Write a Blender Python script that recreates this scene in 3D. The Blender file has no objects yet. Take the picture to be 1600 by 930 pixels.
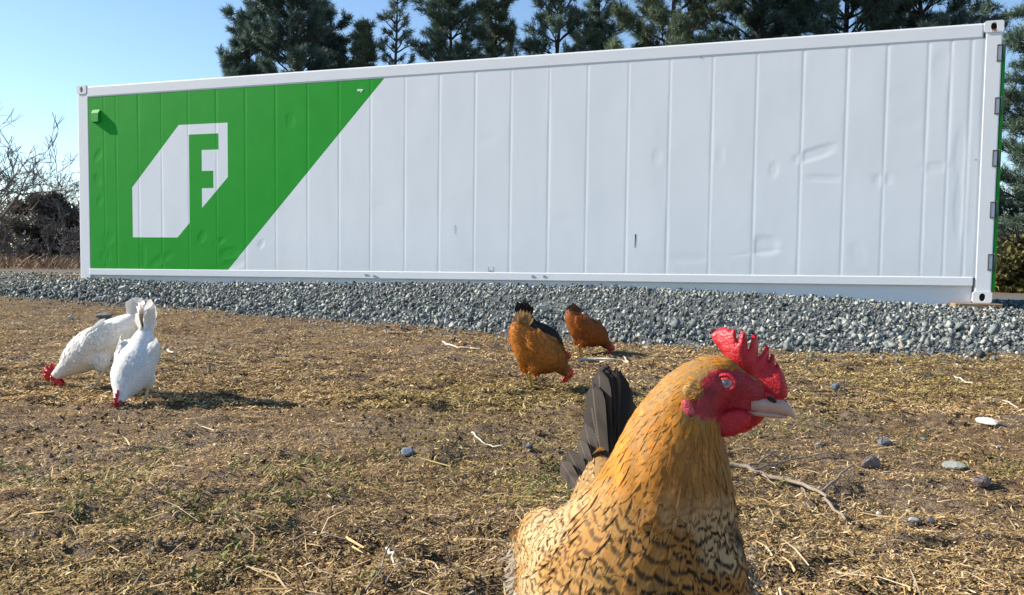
import bpy, bmesh, math, random
import numpy as np
from mathutils import Vector, Matrix, geometry, kdtree

random.seed(7)
RNG = np.random.default_rng(11)
SC = bpy.context.scene
COL = SC.collection
R = math.radians

# ------------------------------------------------------------------ camera
CAM_H, FPX, PITCH, ROLL = 0.56, 1244.0, 0.0538, 0.0123
cam_d = bpy.data.cameras.new('camera')
cam_d.sensor_width = 36.0
cam_d.lens = FPX / 1600 * 36
cam_d.clip_start, cam_d.clip_end = 0.02, 4000
cam = bpy.data.objects.new('camera', cam_d)
COL.objects.link(cam)
cam.matrix_world = (Matrix.Translation((0, 0, CAM_H)) @ Matrix.Rotation(math.pi / 2 - PITCH, 4, 'X')
                    @ Matrix.Rotation(ROLL, 4, 'Z'))
SC.camera = cam

# ------------------------------------------------------------------ sky, sun, exposure
SUN_ELEV, SHADOW_HEADING = R(31), R(-10.5)          # shadows run to the right and a little nearer
sx, sy = -math.cos(SHADOW_HEADING), -math.sin(SHADOW_HEADING)   # towards the sun, on the ground
world = bpy.data.worlds.new('World')
SC.world = world
world.use_nodes = True
nt = world.node_tree
bg = nt.nodes['Background']
sky = nt.nodes.new('ShaderNodeTexSky')
sky.sky_type = 'NISHITA'
sky.sun_disc = False
sky.sun_elevation = SUN_ELEV
sky.sun_rotation = math.atan2(sx, sy)
sky.altitude = 0
sky.air_density, sky.dust_density, sky.ozone_density = 1.0, 0.0, 3.0
nt.links.new(sky.outputs[0], bg.inputs['Color'])
bg.inputs['Strength'].default_value = 0.10
sun_d = bpy.data.lights.new('sun', 'SUN')
sun_d.energy, sun_d.angle, sun_d.color = 5.0, R(0.5), (1.0, 0.93, 0.82)
sun = bpy.data.objects.new('sun', sun_d)
COL.objects.link(sun)
sdir = Vector((sx * math.cos(SUN_ELEV), sy * math.cos(SUN_ELEV), math.sin(SUN_ELEV)))
sun.rotation_euler = sdir.to_track_quat('Z', 'Y').to_euler()
sun.location = sdir * 40
vs = SC.view_settings
vs.view_transform, vs.look, vs.exposure, vs.gamma = 'Standard', 'None', 0.95, 1.0
vs.use_curve_mapping = False
SC.cycles.transparent_max_bounces = 20

# ------------------------------------------------------------------ helpers
def direction(px, py):
    """pixel of the 1600x930 photograph -> direction in the level frame, y = 1 forward-ish"""
    d = np.array([(px - 800) / FPX, 1.0, -(py - 465) / FPX])
    c, s = math.cos(ROLL), math.sin(ROLL)
    d = np.array([c * d[0] - s * d[2], d[1], s * d[0] + c * d[2]])
    c, s = math.cos(PITCH), math.sin(PITCH)
    return np.array([d[0], c * d[1] + s * d[2], -s * d[1] + c * d[2]])

def at(px, py, depth):
    d = direction(px, py)
    return d * depth / d[1] + np.array([0, 0, CAM_H])

def tag(o, label=None, cat=None, group=None, kind=None):
    if label: o['label'] = label
    if cat: o['category'] = cat
    if group: o['group'] = group
    if kind: o['kind'] = kind
    return o

def empty(name, loc=(0, 0, 0), rz=0.0):
    o = bpy.data.objects.new(name, None)
    o.empty_display_size = 0.1
    COL.objects.link(o)
    o.location = loc
    o.rotation_euler = (0, 0, rz)
    return o

def mesh(name, verts, faces, mat=None, parent=None, smooth=False, attrs=None, loc=None):
    me = bpy.data.meshes.new(name)
    if isinstance(faces, np.ndarray):
        verts = np.asarray(verts, np.float32)
        n, k = faces.shape
        me.vertices.add(len(verts)); me.vertices.foreach_set('co', verts.ravel())
        me.loops.add(n * k); me.loops.foreach_set('vertex_index', faces.astype(np.int32).ravel())
        me.polygons.add(n); me.polygons.foreach_set('loop_start', np.arange(0, n * k, k, dtype=np.int32))
        me.polygons.foreach_set('loop_total', np.full(n, k, np.int32))
        me.update(calc_edges=True)
    else:
        me.from_pydata([tuple(map(float, v)) for v in verts], [], faces)
        me.update()
    for an, (ty, arr) in (attrs or {}).items():
        a = me.attributes.new(an, ty, 'POINT')
        arr = np.asarray(arr, np.float32)
        if ty == 'FLOAT_COLOR':
            if arr.shape[1] == 3: arr = np.concatenate([arr, np.ones((len(arr), 1), np.float32)], 1)
            a.data.foreach_set('color', arr.ravel())
        elif ty == 'FLOAT_VECTOR': a.data.foreach_set('vector', arr.ravel())
        else: a.data.foreach_set('value', arr.ravel())
    if smooth: me.polygons.foreach_set('use_smooth', [True] * len(me.polygons))
    if mat: me.materials.append(mat)
    o = bpy.data.objects.new(name, me)
    COL.objects.link(o)
    if parent: o.parent = parent
    if loc is not None: o.location = loc
    return o

class MB:
    """collects shapes into one mesh"""
    def __init__(s): s.v, s.f = [], []
    def add(s, v, f):
        b = len(s.v); s.v += [tuple(map(float, q)) for q in v]; s.f += [tuple(i + b for i in q) for q in f]
    def box(s, a, b, bev=0.0):
        bm = bmesh.new()
        bmesh.ops.create_cube(bm, size=1)
        a, b = np.array(a, float), np.array(b, float)
        for v in bm.verts:
            v.co = Vector((a + b) / 2 + np.array(v.co) * (b - a))
        if bev: bmesh.ops.bevel(bm, geom=bm.edges[:], offset=bev, segments=2, affect='EDGES', profile=0.6)
        bm.verts.index_update()
        s.add([v.co for v in bm.verts], [[v.index for v in f.verts] for f in bm.faces]); bm.free()
    def tube(s, pts, rad, n=6, cap=True):
        pts = [np.array(p, float) for p in pts]
        if not hasattr(rad, '__len__'): rad = [rad] * len(pts)
        rings, ref = [], np.array([0.31, 0.2, 0.93])
        for i, p in enumerate(pts):
            t = pts[min(i + 1, len(pts) - 1)] - pts[max(i - 1, 0)]
            t = t / (np.linalg.norm(t) + 1e-9)
            a = ref - t * (ref @ t)
            if np.linalg.norm(a) < 0.15: a = np.array([1, 0.1, 0]) - t * t[0]
            a /= np.linalg.norm(a); b = np.cross(t, a)
            rings.append([p + rad[i] * (a * math.cos(2 * math.pi * k / n) + b * math.sin(2 * math.pi * k / n)) for k in range(n)])
        v = [q for r in rings for q in r]
        f = [(i * n + k, i * n + (k + 1) % n, (i + 1) * n + (k + 1) % n, (i + 1) * n + k) for i in range(len(pts) - 1) for k in range(n)]
        if cap: f += [tuple(range(n - 1, -1, -1)), tuple((len(pts) - 1) * n + k for k in range(n))]
        s.add(v, f)
    def build(s, name, mat, parent=None, smooth=False, warp=None, loc=None):
        v = [warp(q) for q in s.v] if warp else s.v
        return mesh(name, v, s.f, mat, parent, smooth, loc=loc)

def hash2(i, j, seed):
    n = (i * 374761393 + j * 668265263 + seed * 974634777) & 0xffffffff
    n = ((n ^ (n >> 13)) * 1274126177) & 0xffffffff
    return ((n ^ (n >> 16)) & 0xffff) / 65535.0

def vnoise(x, y, seed=0):
    x, y = np.asarray(x, float), np.asarray(y, float)
    i, j = np.floor(x).astype(np.int64), np.floor(y).astype(np.int64)
    fx, fy = x - i, y - j
    fx, fy = fx * fx * (3 - 2 * fx), fy * fy * (3 - 2 * fy)
    a, b, c, d = hash2(i, j, seed), hash2(i + 1, j, seed), hash2(i, j + 1, seed), hash2(i + 1, j + 1, seed)
    return (a * (1 - fx) + b * fx) * (1 - fy) + (c * (1 - fx) + d * fx) * fy

def fbm(x, y, seed=0, oct=4):
    t, a, s = 0, 0.5, 0
    for o in range(oct):
        t = t + a * vnoise(np.asarray(x) * 2 ** o, np.asarray(y) * 2 ** o, seed + o * 17); s += a; a *= 0.5
    return t / s

def sstep(a, b, x):
    t = np.clip((np.asarray(x, float) - a) / (b - a), 0, 1)
    return t * t * (3 - 2 * t)

# ------------------------------------------------------------------ materials
class N:
    """a small expression layer over shader nodes"""
    def __init__(s, name, rough=0.7, spec=0.3):
        s.m = bpy.data.materials.new(name); s.m.use_nodes = True
        s.t = s.m.node_tree; s.b = s.t.nodes['Principled BSDF']
        s.b.inputs['Roughness'].default_value = rough
        s.b.inputs['Specular IOR Level'].default_value = spec
    def node(s, ty, **k):
        n = s.t.nodes.new(ty)
        for a, v in k.items(): setattr(n, a, v)
        return n
    def put(s, sock, v):
        if isinstance(v, bpy.types.NodeSocket): s.t.links.new(v, sock)
        elif hasattr(v, '__len__') and sock.type == 'RGBA' and len(v) == 3: sock.default_value = (*v, 1)
        else: sock.default_value = v
    def math(s, op, a, b=0.0, c=0.0):
        n = s.node('ShaderNodeMath', operation=op)
        s.put(n.inputs[0], a); s.put(n.inputs[1], b); s.put(n.inputs[2], c)
        return n.outputs[0]
    def mix(s, f, a, b, mode='MIX'):
        n = s.node('ShaderNodeMix', data_type='RGBA', blend_type=mode)
        s.put(n.inputs['Factor'], f); s.put(n.inputs['A'], a); s.put(n.inputs['B'], b)
        return n.outputs['Result']
    def noise(s, scale, detail=4, co=None, rough=0.55, stretch=None):
        n = s.node('ShaderNodeTexNoise'); n.inputs['Scale'].default_value = scale
        n.inputs['Detail'].default_value = detail; n.inputs['Roughness'].default_value = rough
        co = co or s.obj()
        if stretch:
            mp = s.node('ShaderNodeMapping'); mp.inputs['Scale'].default_value = stretch
            s.put(mp.inputs[0], co); co = mp.outputs[0]
        s.put(n.inputs['Vector'], co)
        return n.outputs['Fac']
    def obj(s): return s.node('ShaderNodeTexCoord').outputs['Object']
    def gen(s): return s.node('ShaderNodeNewGeometry').outputs['Position']
    def attr(s, name, out='Color'): return s.node('ShaderNodeAttribute', attribute_name=name).outputs[out]
    def ramp(s, f, stops):
        n = s.node('ShaderNodeValToRGB'); e = n.color_ramp.elements
        while len(e) < len(stops): e.new(0.5)
        for q, (p, c) in zip(e, stops):
            q.position = p; q.color = (*c, 1) if hasattr(c, '__len__') else (c, c, c, 1)
        s.put(n.inputs[0], f)
        return n.outputs[0]
    def bump(s, h, strength=0.3, dist=0.01):
        n = s.node('ShaderNodeBump'); n.inputs['Strength'].default_value = strength; n.inputs['Distance'].default_value = dist
        s.put(n.inputs['Height'], h); s.put(s.b.inputs['Normal'], n.outputs[0])
    def color(s, c): s.put(s.b.inputs['Base Color'], c); return s
    def done(s): return s.m

def plain(name, col, rough=0.7, var=0.25, scale=30, bump=0.2, dist=0.004, spec=0.3):
    n = N(name, rough, spec)
    f = n.noise(scale, 5)
    n.color(n.mix(f, [c * (1 - var) for c in col], [min(1, c * (1 + var)) for c in col]))
    if bump: n.bump(f, bump, dist)
    return n.done()

def attr_mat(name, rough=0.75, spec=0.25, noise=0.25, scale=60, bump=0.0, translucent=0.0):
    n = N(name, rough, spec)
    c = n.attr('Col')
    f = n.noise(scale, 3)
    c = n.mix(1.0, c, n.ramp(f, [(0.25, 1 - noise), (0.75, 1 + noise * 0.6)]), 'MULTIPLY')
    n.color(c)
    if bump: n.bump(f, bump, 0.004)
    if translucent:
        tr = n.node('ShaderNodeBsdfTranslucent'); n.put(tr.inputs[0], c)
        mx = n.node('ShaderNodeMixShader'); mx.inputs[0].default_value = translucent
        n.t.links.new(n.b.outputs[0], mx.inputs[1]); n.t.links.new(tr.outputs[0], mx.inputs[2])
        n.t.links.new(mx.outputs[0], n.t.nodes['Material Output'].inputs[0])
    return n.done()

# ------------------------------------------------------------------ layout of the place
C_ORG, C_YAW, C_Z0 = np.array([-6.5817, 12.123]), -0.3221, CAM_H - 0.4421
CE, CN = np.array([math.cos(C_YAW), math.sin(C_YAW)]), np.array([math.sin(C_YAW), -math.cos(C_YAW)])   # along the side; towards the field
CL, CH, CW = 12.192, 2.896, 2.438

def cline(x): return C_ORG[1] + (np.asarray(x, float) - C_ORG[0]) * math.tan(C_YAW)
TOE_X = [-30, -12, -8, -6.2, -4.24, -3.5, -2.86, -2.2, -1.6, -0.74, 0, 0.8, 1.7, 3.1, 6, 9, 14, 30]
TOE_Y = [12.6, 11.4, 10.4, 9.5, 8.3, 7.95, 7.55, 6.95, 6.65, 6.2, 5.7, 5.12, 4.8, 4.82, 4.9, 5.0, 6.0, 8.0]
ZC_X = [-40, -7.5, -5.6, -4.5, -2.5, -0.8, 1.6, 3.4, 4.4, 5.2, 8, 40]
ZC_Z = [0.05, 0.10, 0.085, 0.07, 0.115, 0.155, 0.165, 0.11, 0.05, 0.02, 0.03, 0.02]

def bank_t(x, y):
    c = cline(np.clip(x, -9, 8)); toe = np.interp(x, TOE_X, TOE_Y)
    toe = toe + 0.34 * (fbm(np.asarray(x) * 1.3, np.asarray(x) * 0 + 3.3, 5) - 0.5)
    return (c - y) / (c - toe)

def gz(x, y, detail=True):
    x, y = np.asarray(x, float), np.asarray(y, float)
    t = bank_t(x, y)
    zc = np.interp(x, ZC_X, ZC_Z)
    z = zc * (1 - sstep(0.12, 1.02, t))
    back = cline(np.clip(x, -9, 8)) - y
    z = z * (1 - sstep(5, 14, -back))
    lump = np.clip(1 - t, 0, 1) * np.clip(t * 4, 0, 1)
    z = z + lump * 0.10 * (fbm(x * 0.9, y * 0.9, 21) - 0.5)
    near = sstep(60, 20, np.hypot(x, y))
    if detail:
        f = sstep(0.95, 1.1, t)
        z = z + f * near * (0.05 * (fbm(x * 1.1, y * 1.1, 31, 3) - 0.5) + 0.030 * (fbm(x * 5, y * 6, 41, 3) - 0.5)
                            + 0.018 * sstep(0.54, 0.74, fbm(x * 10, y * 12, 51, 3)) - 0.009 * sstep(0.56, 0.72, fbm(x * 7 + 40, y * 9, 57, 3)))
    return z

def ground_at(px, py):
    """where the ray through a pixel meets the ground"""
    d = direction(px, py); d = d / d[1]
    lo, hi = 0.3, 40.0
    for k in range(400):
        s = 0.3 * 1.0125 ** k
        if CAM_H + d[2] * s < gz(d[0] * s, s):
            lo, hi = s / 1.0125, s
            for _ in range(20):
                m = (lo + hi) / 2
                if CAM_H + d[2] * m < gz(d[0] * m, m): hi = m
                else: lo = m
            break
    return np.array([d[0] * hi, hi, float(gz(d[0] * hi, hi))])

# ------------------------------------------------------------------ ground
def graded(a, b, fa, fb, step, n_out):
    core = np.arange(fa, fb + 1e-6, step)
    lo = fa - np.geomspace(step, fa - a, n_out)[::-1]
    hi = fb + np.geomspace(step, b - fb, n_out)
    return np.concatenate([lo, core, hi])
gx = graded(-900, 900, -6.5, 6.5, 0.04, 60)
gy = graded(-300, 1800, 0.35, 9.5, 0.04, 60)
GX, GY = np.meshgrid(gx, gy)
GZ = gz(GX, GY)
nx, ny = len(gx), len(gy)
idx = np.arange(nx * ny).reshape(ny, nx)
gf = np.stack([idx[:-1, :-1], idx[:-1, 1:], idx[1:, 1:], idx[1:, :-1]], -1).reshape(-1, 4)
gt = bank_t(GX, GY).ravel()
stony = sstep(1.07, 0.97, gt) * sstep(-2.6, -1.6, gt)
n = N('ground_soil', 0.95, 0.1)
f1, f2, f3 = n.noise(1.6, 5), n.noise(34, 6, rough=0.7), n.noise(160, 3, rough=0.7)
soil = n.ramp(f2, [(0.28, (0.045, 0.026, 0.014)), (0.5, (0.18, 0.115, 0.062)), (0.72, (0.34, 0.24, 0.145))])
soil = n.mix(n.ramp(f1, [(0.42, 0.0), (0.62, 0.35)]), soil, n.ramp(f3, [(0.3, (0.10, 0.092, 0.082)), (0.7, (0.25, 0.235, 0.21))]))
dust = n.ramp(f3, [(0.25, (0.06, 0.065, 0.065)), (0.75, (0.22, 0.23, 0.225))])
n.color(n.mix(n.attr('stony', 'Fac'), soil, dust))
n.bump(n.math('ADD', f2, n.math('MULTIPLY', f3, 0.5)), 0.8, 0.02)
ground = mesh('ground', np.stack([GX.ravel(), GY.ravel(), GZ.ravel()], 1), gf, n.done(), smooth=True, attrs={'stony': ('FLOAT', stony)})
tag(ground, kind='structure')

# ------------------------------------------------------------------ dry grass litter, moss and sprouts (uncountable)
def scatter_xy(n, d0, d1, spread, power):
    """points over the field, thinning with distance from where the photograph was taken"""
    u = RNG.random(n)
    if power == 0: y = d0 + (d1 - d0) * u
    else: y = (d0 ** -power + (d1 ** -power - d0 ** -power) * u) ** (-1 / power)
    x = (RNG.random(n) * 2 - 1) * (y * spread + 0.5)
    return x, y

def strips(x, y, length, width, yaw, tilt, lift, curl, cols, name, mat, label_kind=True):
    """curved flat blades lying on the ground: 3 cross-sections each"""
    n = len(x)
    z = gz(x, y) + lift
    dx, dy = np.cos(yaw), np.sin(yaw)
    px_, py_ = -dy, dx
    V = np.zeros((n, 6, 3), np.float32)
    for k, s in enumerate((-0.5, 0.05, 0.5)):
        off = curl * (s * s - 0.12) * length
        cx = x + dx * s * length + px_ * off
        cy = y + dy * s * length + py_ * off
        cz = z + np.sin(tilt) * (s + 0.5) * length + (0.12 * length * np.sin(tilt)) * (0.25 - s * s) * 4
        w = width * (1.0, 0.95, 0.45)[k] / 2
        roll = RNG.normal(0, 0.5, n)
        V[:, 2 * k, 0], V[:, 2 * k, 1], V[:, 2 * k, 2] = cx + px_ * w, cy + py_ * w, cz + roll * w
        V[:, 2 * k + 1, 0], V[:, 2 * k + 1, 1], V[:, 2 * k + 1, 2] = cx - px_ * w, cy - py_ * w, cz - roll * w
    b = np.arange(n)[:, None] * 6
    F = np.concatenate([b + np.array([0, 1, 3, 2]), b + np.array([2, 3, 5, 4])], 0)
    return mesh(name, V.reshape(-1, 3), F, mat, attrs={'Col': ('FLOAT_COLOR', np.repeat(cols, 6, 0))})

straw_m = attr_mat('dry_grass', 0.8, 0.15, 0.2, 40, translucent=0.12)
pal = np.array([(0.47, 0.335, 0.165), (0.38, 0.255, 0.112), (0.265, 0.172, 0.073), (0.14, 0.080, 0.036), (0.62, 0.47, 0.29), (0.30, 0.22, 0.07), (0.055, 0.032, 0.018)])
def straw_layer(n, d0, d1, spread, power, lmin, lmax, w, tiltmax, p, thin):
    x, y = scatter_xy(n, d0, d1, spread, power)
    cover = fbm(x * 1.5, y * 1.5, 61, 4)
    keep = (bank_t(x, y) > 1.0 + 0.05 * RNG.random(n)) & (RNG.random(n) < 0.45 + 1.2 * sstep(0.32, 0.6, cover) * thin + (1 - thin))
    x, y = x[keep], y[keep]; n = len(x)
    L = lmin + (lmax - lmin) * RNG.random(n) ** 2
    tilt = np.abs(RNG.normal(0, tiltmax, n))
    cols = pal[RNG.choice(len(pal), n, p=p)] * (0.75 + 0.5 * RNG.random((n, 1)))
    tone = 0.72 + 0.95 * fbm(x * 0.9 + 9, y * 0.9, 71, 4)
    gre = sstep(0.5, 0.72, fbm(x * 0.8, y * 0.8 + 5, 88, 3))[:, None]
    cols = cols * tone[:, None] * (1 - gre * np.array([0.05, 0.0, 0.16]))
    return x, y, L, w * (0.5 + RNG.random(n)), RNG.random(n) * 6.283, tilt, 0.001 + 0.006 * RNG.random(n), RNG.normal(0, 0.5, n), cols
parts = [straw_layer(330000, 0.75, 3.6, 0.80, 0.6, 0.004, 0.021, 0.0022, 0.30, [.22, .27, .22, .10, .09, .05, .05], 0.85),
         straw_layer(250000, 2.8, 11.5, 0.78, 0.7, 0.007, 0.034, 0.0042, 0.22, [.24, .27, .21, .09, .09, .06, .04], 0.85),
         straw_layer(3200, 0.75, 9.0, 0.8, 0.5, 0.04, 0.13, 0.0026, 0.12, [.35, .2, .1, .03, .3, .01, .01], 0.3)]
parts = [np.concatenate([p[k] for p in parts]) for k in range(9)]
tag(strips(*parts, 'dry_grass_litter', straw_m), 'matted dry straw and dead grass scattered over the bare field', 'dry grass', kind='stuff')

# clods: small crumbs of dark soil
def stone_bases(k, npts, seed, flat=1.0):
    out, rs = [], np.random.default_rng(seed)
    for i in range(k):
        p = rs.normal(size=(npts, 3)); p /= np.linalg.norm(p, axis=1)[:, None]
        p *= (0.75 + 0.45 * rs.random((npts, 1))); p *= np.array([1.0, 0.55 + 0.4 * rs.random(), 0.38 * flat + 0.35 * rs.random()])
        bm = bmesh.new()
        for q in p: bm.verts.new(q)
        r = bmesh.ops.convex_hull(bm, input=bm.verts[:])
        bmesh.ops.delete(bm, geom=[v for v in bm.verts if not v.link_faces], context='VERTS')
        bmesh.ops.triangulate(bm, faces=bm.faces[:])
        bmesh.ops.recalc_face_normals(bm, faces=bm.faces[:])
        bm.verts.index_update()
        out.append((np.array([v.co[:] for v in bm.verts]), np.array([[v.index for v in f.verts] for f in bm.faces])))
        bm.free()
    return out

def rot_mats(n, amp=1.0):
    q = RNG.normal(size=(n, 4)); q[:, 0] += (1 - amp) * 4
    q /= np.linalg.norm(q, axis=1)[:, None]
    w, x, y, z = q.T
    return np.stack([1 - 2 * (y * y + z * z), 2 * (x * y - z * w), 2 * (x * z + y * w), 2 * (x * y + z * w), 1 - 2 * (x * x + z * z), 2 * (y * z - x * w),
                     2 * (x * z - y * w), 2 * (y * z + x * w), 1 - 2 * (x * x + y * y)], 1).reshape(n, 3, 3)

def stones(P, size, cols, bases, name, mat):
    n = len(P); which = RNG.integers(0, len(bases), n); M = rot_mats(n)
    V, F, Cc, off = [], [], [], 0
    for k, (bv, bf) in enumerate(bases):
        s = np.where(which == k)[0]
        if not len(s): continue
        v = np.einsum('nij,kj->nki', M[s], bv) * size[s][:, None, None] + P[s][:, None, :]
        V.append(v.reshape(-1, 3)); F.append((bf[None] + (np.arange(len(s)) * len(bv))[:, None, None] + off).reshape(-1, 3))
        Cc.append(np.repeat(cols[s], len(bv), 0)); off += len(s) * len(bv)
    return mesh(name, np.concatenate(V), np.concatenate(F), mat, attrs={'Col': ('FLOAT_COLOR', np.concatenate(Cc))})

stone_m = attr_mat('crushed_stone', 0.85, 0.25, 0.35, 45, 0.35)
soil_m = attr_mat('soil_crumbs', 0.95, 0.05, 0.4, 60, 0.5)
x, y = scatter_xy(46000, 0.8, 10, 0.8, 0.5)
k = (bank_t(x, y) > 1.02) & (RNG.random(len(x)) < sstep(0.42, 0.7, fbm(x * 2.2, y * 2.2, 93, 4)) + 0.12)
x, y = x[k], y[k]; m = len(x)
sz = 0.003 + 0.010 * RNG.random(m) ** 5
cols = np.array([(0.075, 0.048, 0.028), (0.12, 0.080, 0.045), (0.17, 0.135, 0.10), (0.27, 0.22, 0.165)])[RNG.choice(4, m, p=[.42, .33, .19, .06])]
tag(stones(np.stack([x, y, gz(x, y) + sz * 0.25], 1), sz, cols, stone_bases(6, 9, 3), 'soil_crumbs', soil_m),
    'loose dark soil crumbs and grit among the dead grass', 'soil', kind='stuff')

# green sprouts and moss patches
moss_m = attr_mat('green_sprouts', 0.7, 0.25, 0.25, 60, translucent=0.25)
x, y = scatter_xy(60000, 0.8, 9, 0.8, 0.6)
g = fbm(x * 1.1 + 4, y * 1.1, 101, 3) * 0.6 + fbm(x * 6, y * 6, 111, 3) * 0.4
k = (bank_t(x, y) > 1.05) & (g > 0.60)
x, y = x[k], y[k]; m = len(x)
cols = np.array([(0.16, 0.19, 0.04), (0.22, 0.23, 0.06), (0.10, 0.14, 0.035), (0.27, 0.25, 0.09)])[RNG.integers(0, 4, m)] * (0.8 + 0.4 * RNG.random((m, 1)))
tag(strips(x, y, 0.008 + 0.02 * RNG.random(m), 0.002 + 0.004 * RNG.random(m), RNG.random(m) * 6.283, RNG.random(m) * 1.0, np.full(m, 0.001), RNG.normal(0, .4, m), cols,
           'green_sprouts', moss_m), 'small patches of green moss and new grass in the litter', 'moss', kind='stuff')

# ------------------------------------------------------------------ crushed stone of the bank (uncountable)
x = RNG.uniform(-13, 11, 95000); u = RNG.random(95000)
toe = np.interp(x, TOE_X, TOE_Y); c = cline(np.clip(x, -9, 8))
t = u * 1.08 - 0.03
t = np.where(((x < -6.3) | (x > 5.3)) & (RNG.random(len(x)) < 0.45), -0.9 * RNG.random(len(x)), t)
y = c - t * (c - toe) + RNG.normal(0, 0.05, len(x))
tt = bank_t(x, y)
dens = np.where(x < -7, 0.5, np.where(x > 6.2, 0.5, 1.0)) * np.where(tt > 0.97, 0.35, 1.0)
k = (tt < 1.07 + 0.05 * RNG.random(len(x)) ** 3) & (RNG.random(len(x)) < dens * 0.92)
# nothing under the container itself
rel = np.stack([x, y], 1) - C_ORG
k &= ~((rel @ CN < -0.12) & (rel @ CE > -0.1) & (rel @ CE < CL + 0.1))
x, y, tt = x[k], y[k], tt[k]; m = len(x)
sz = 0.006 + 0.034 * RNG.random(m) ** 3.2 + 0.026 * sstep(0.3, 0.95, tt) * RNG.random(m) ** 4
pal2 = np.array([(0.145, 0.165, 0.160), (0.085, 0.10, 0.102), (0.205, 0.22, 0.205), (0.31, 0.32, 0.29), (0.18, 0.165, 0.14), (0.045, 0.053, 0.056), (0.44, 0.43, 0.40)])
cols = pal2[RNG.choice(7, m, p=[.26, .19, .21, .15, .08, .07, .04])] * (0.9 + 0.45 * RNG.random((m, 1)))
cols = np.where((x < -6.4)[:, None], cols * np.array([1.15, 1.05, 0.92]), cols)  # sunlit warmth painted into the stones past the container's far end
z = gz(x, y) + sz * RNG.uniform(-0.2, 1.0, m) + 0.012 * RNG.random(m)
tag(stones(np.stack([x, y, z], 1), sz, cols, stone_bases(24, 7, 5, 0.8), 'crushed_stone', stone_m),
    'bank of angular grey crushed stone heaped along the container', 'gravel', kind='stuff')
x2 = RNG.uniform(-9, 9, 9000); toe = np.interp(x2, TOE_X, TOE_Y); y2 = toe + 0.1 - np.abs(RNG.normal(0, 0.32, 9000)) * (0.4 + 1.2 * fbm(x2 * 1.7, x2 * 0, 81, 3))
sz = 0.005 + 0.020 * RNG.random(9000) ** 3.5
cols = pal2[RNG.choice(7, 9000)] * 0.95
tag(stones(np.stack([x2, y2, gz(x2, y2) + sz * 0.2], 1), sz, cols, stone_bases(5, 8, 8), 'stray_grit', stone_m),
    'fine grey grit spilled at the foot of the stone bank', 'gravel', kind='stuff')

# ------------------------------------------------------------------ the container
def cwarp(p):
    """its floor line sags slightly towards the far end, as in the photograph"""
    u, v, z = p
    return (u, v, z - 0.128 * (1 - u / CL) * (1 - z / CH))

n = N('container_paint', 0.6, 0.15)
co = n.obj()
sep = n.node('ShaderNodeSeparateXYZ'); n.put(sep.inputs[0], co)
U, Z = sep.outputs[0], sep.outputs[2]
lt = lambda a, b: n.math('LESS_THAN', a, b)
gt_ = lambda a, b: n.math('GREATER_THAN', a, b)
mul = lambda *a: a[0] if len(a) == 1 else n.math('MULTIPLY', a[0], mul(*a[1:]))
mx = lambda *a: a[0] if len(a) == 1 else n.math('MAXIMUM', a[0], mx(*a[1:]))
lin = lambda s, k: n.math('MULTIPLY_ADD', Z, s, k)          # s*z + k
edge = n.math('MULTIPLY_ADD', n.math('SUBTRACT', n.noise(60, 2, co), 0.5), 0.006, U)
green = mul(lt(edge, lin(2.445 / 2.526, 2.683 - 0.166 * 2.445 / 2.526)), lt(Z, 2.7165))
hexa = mul(gt_(U, 1.012), lt(U, 2.700), gt_(Z, 0.63), lt(Z, 2.241),
           gt_(U, lin(1 / 1.032, 1.865 - 2.244 / 1.032)), lt(U, lin(1 / 0.968, 2.697 - 1.48 / 0.968)))
band = lambda u1, z0, z1: mul(gt_(U, 2.035), lt(U, u1), gt_(Z, z0), lt(Z, z1))
eff = mx(band(2.258, 0.0, 2.098), band(2.547, 1.873, 2.098), band(2.455, 1.333, 1.577))
gmask = n.math('SUBTRACT', green, mul(hexa, n.math('SUBTRACT', 1.0, eff)))
gmask = n.math('MAXIMUM', gmask, 0.0)
grime = n.ramp(n.noise(2.2, 5, co, stretch=(1, 1, 0.35)), [(0.35, (0.78, 0.805, 0.82)), (0.75, (0.84, 0.86, 0.87))])
dust_low = n.math('MULTIPLY', n.math('SUBTRACT', 1.0, n.math('SMOOTH_MIN', n.math('MULTIPLY', Z, 1.6), 1.0, 0.3)), n.noise(9, 5, co))
white = n.mix(n.math('MULTIPLY', n.math('MAXIMUM', dust_low, 0.0), 0.35), grime, (0.46, 0.45, 0.42))
gcol = n.mix(n.noise(3, 4, co), (0.010, 0.30, 0.020), (0.016, 0.36, 0.028))
n.color(n.mix(gmask, white, gcol))
n.bump(n.math('ADD', n.noise(5, 4, co), n.math('MULTIPLY', n.noise(220, 2, co), 0.12)), 0.10, 0.004)
paint = n.done()

n = N('frame_paint', 0.6, 0.2)
rust = n.ramp(n.noise(26, 6), [(0.70, 0.0), (0.78, 0.8)])
n.color(n.mix(rust, n.mix(n.noise(3, 4), (0.79, 0.795, 0.80), (0.85, 0.85, 0.85)), (0.42, 0.30, 0.2)))
n.bump(n.noise(40, 4), 0.15, 0.004)
frame_paint = n.done()
dark_m = plain('dark_hollow', (0.012, 0.011, 0.010), 0.9, 0.3, 20, 0)
green_m = plain('green_paint', (0.013, 0.30, 0.024), 0.6, 0.15, 8, 0.1)
rust_m = plain('rust_streak', (0.35, 0.16, 0.07), 0.85, 0.4, 60, 0.3)
steel_m = plain('galvanised_steel', (0.42, 0.43, 0.44), 0.45, 0.25, 40, 0.1)
hinge_m = plain('hinge_steel', (0.10, 0.105, 0.11), 0.6, 0.4, 40, 0.1)
scuff_m = plain('grey_scuff', (0.30, 0.31, 0.32), 0.7, 0.5, 50, 0.0)

cont = empty('shipping_container', (C_ORG[0], C_ORG[1], C_Z0), C_YAW)
tag(cont, 'long white shipping container with green diagonal end and angular block logo, on gravel bank', 'container')

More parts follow.
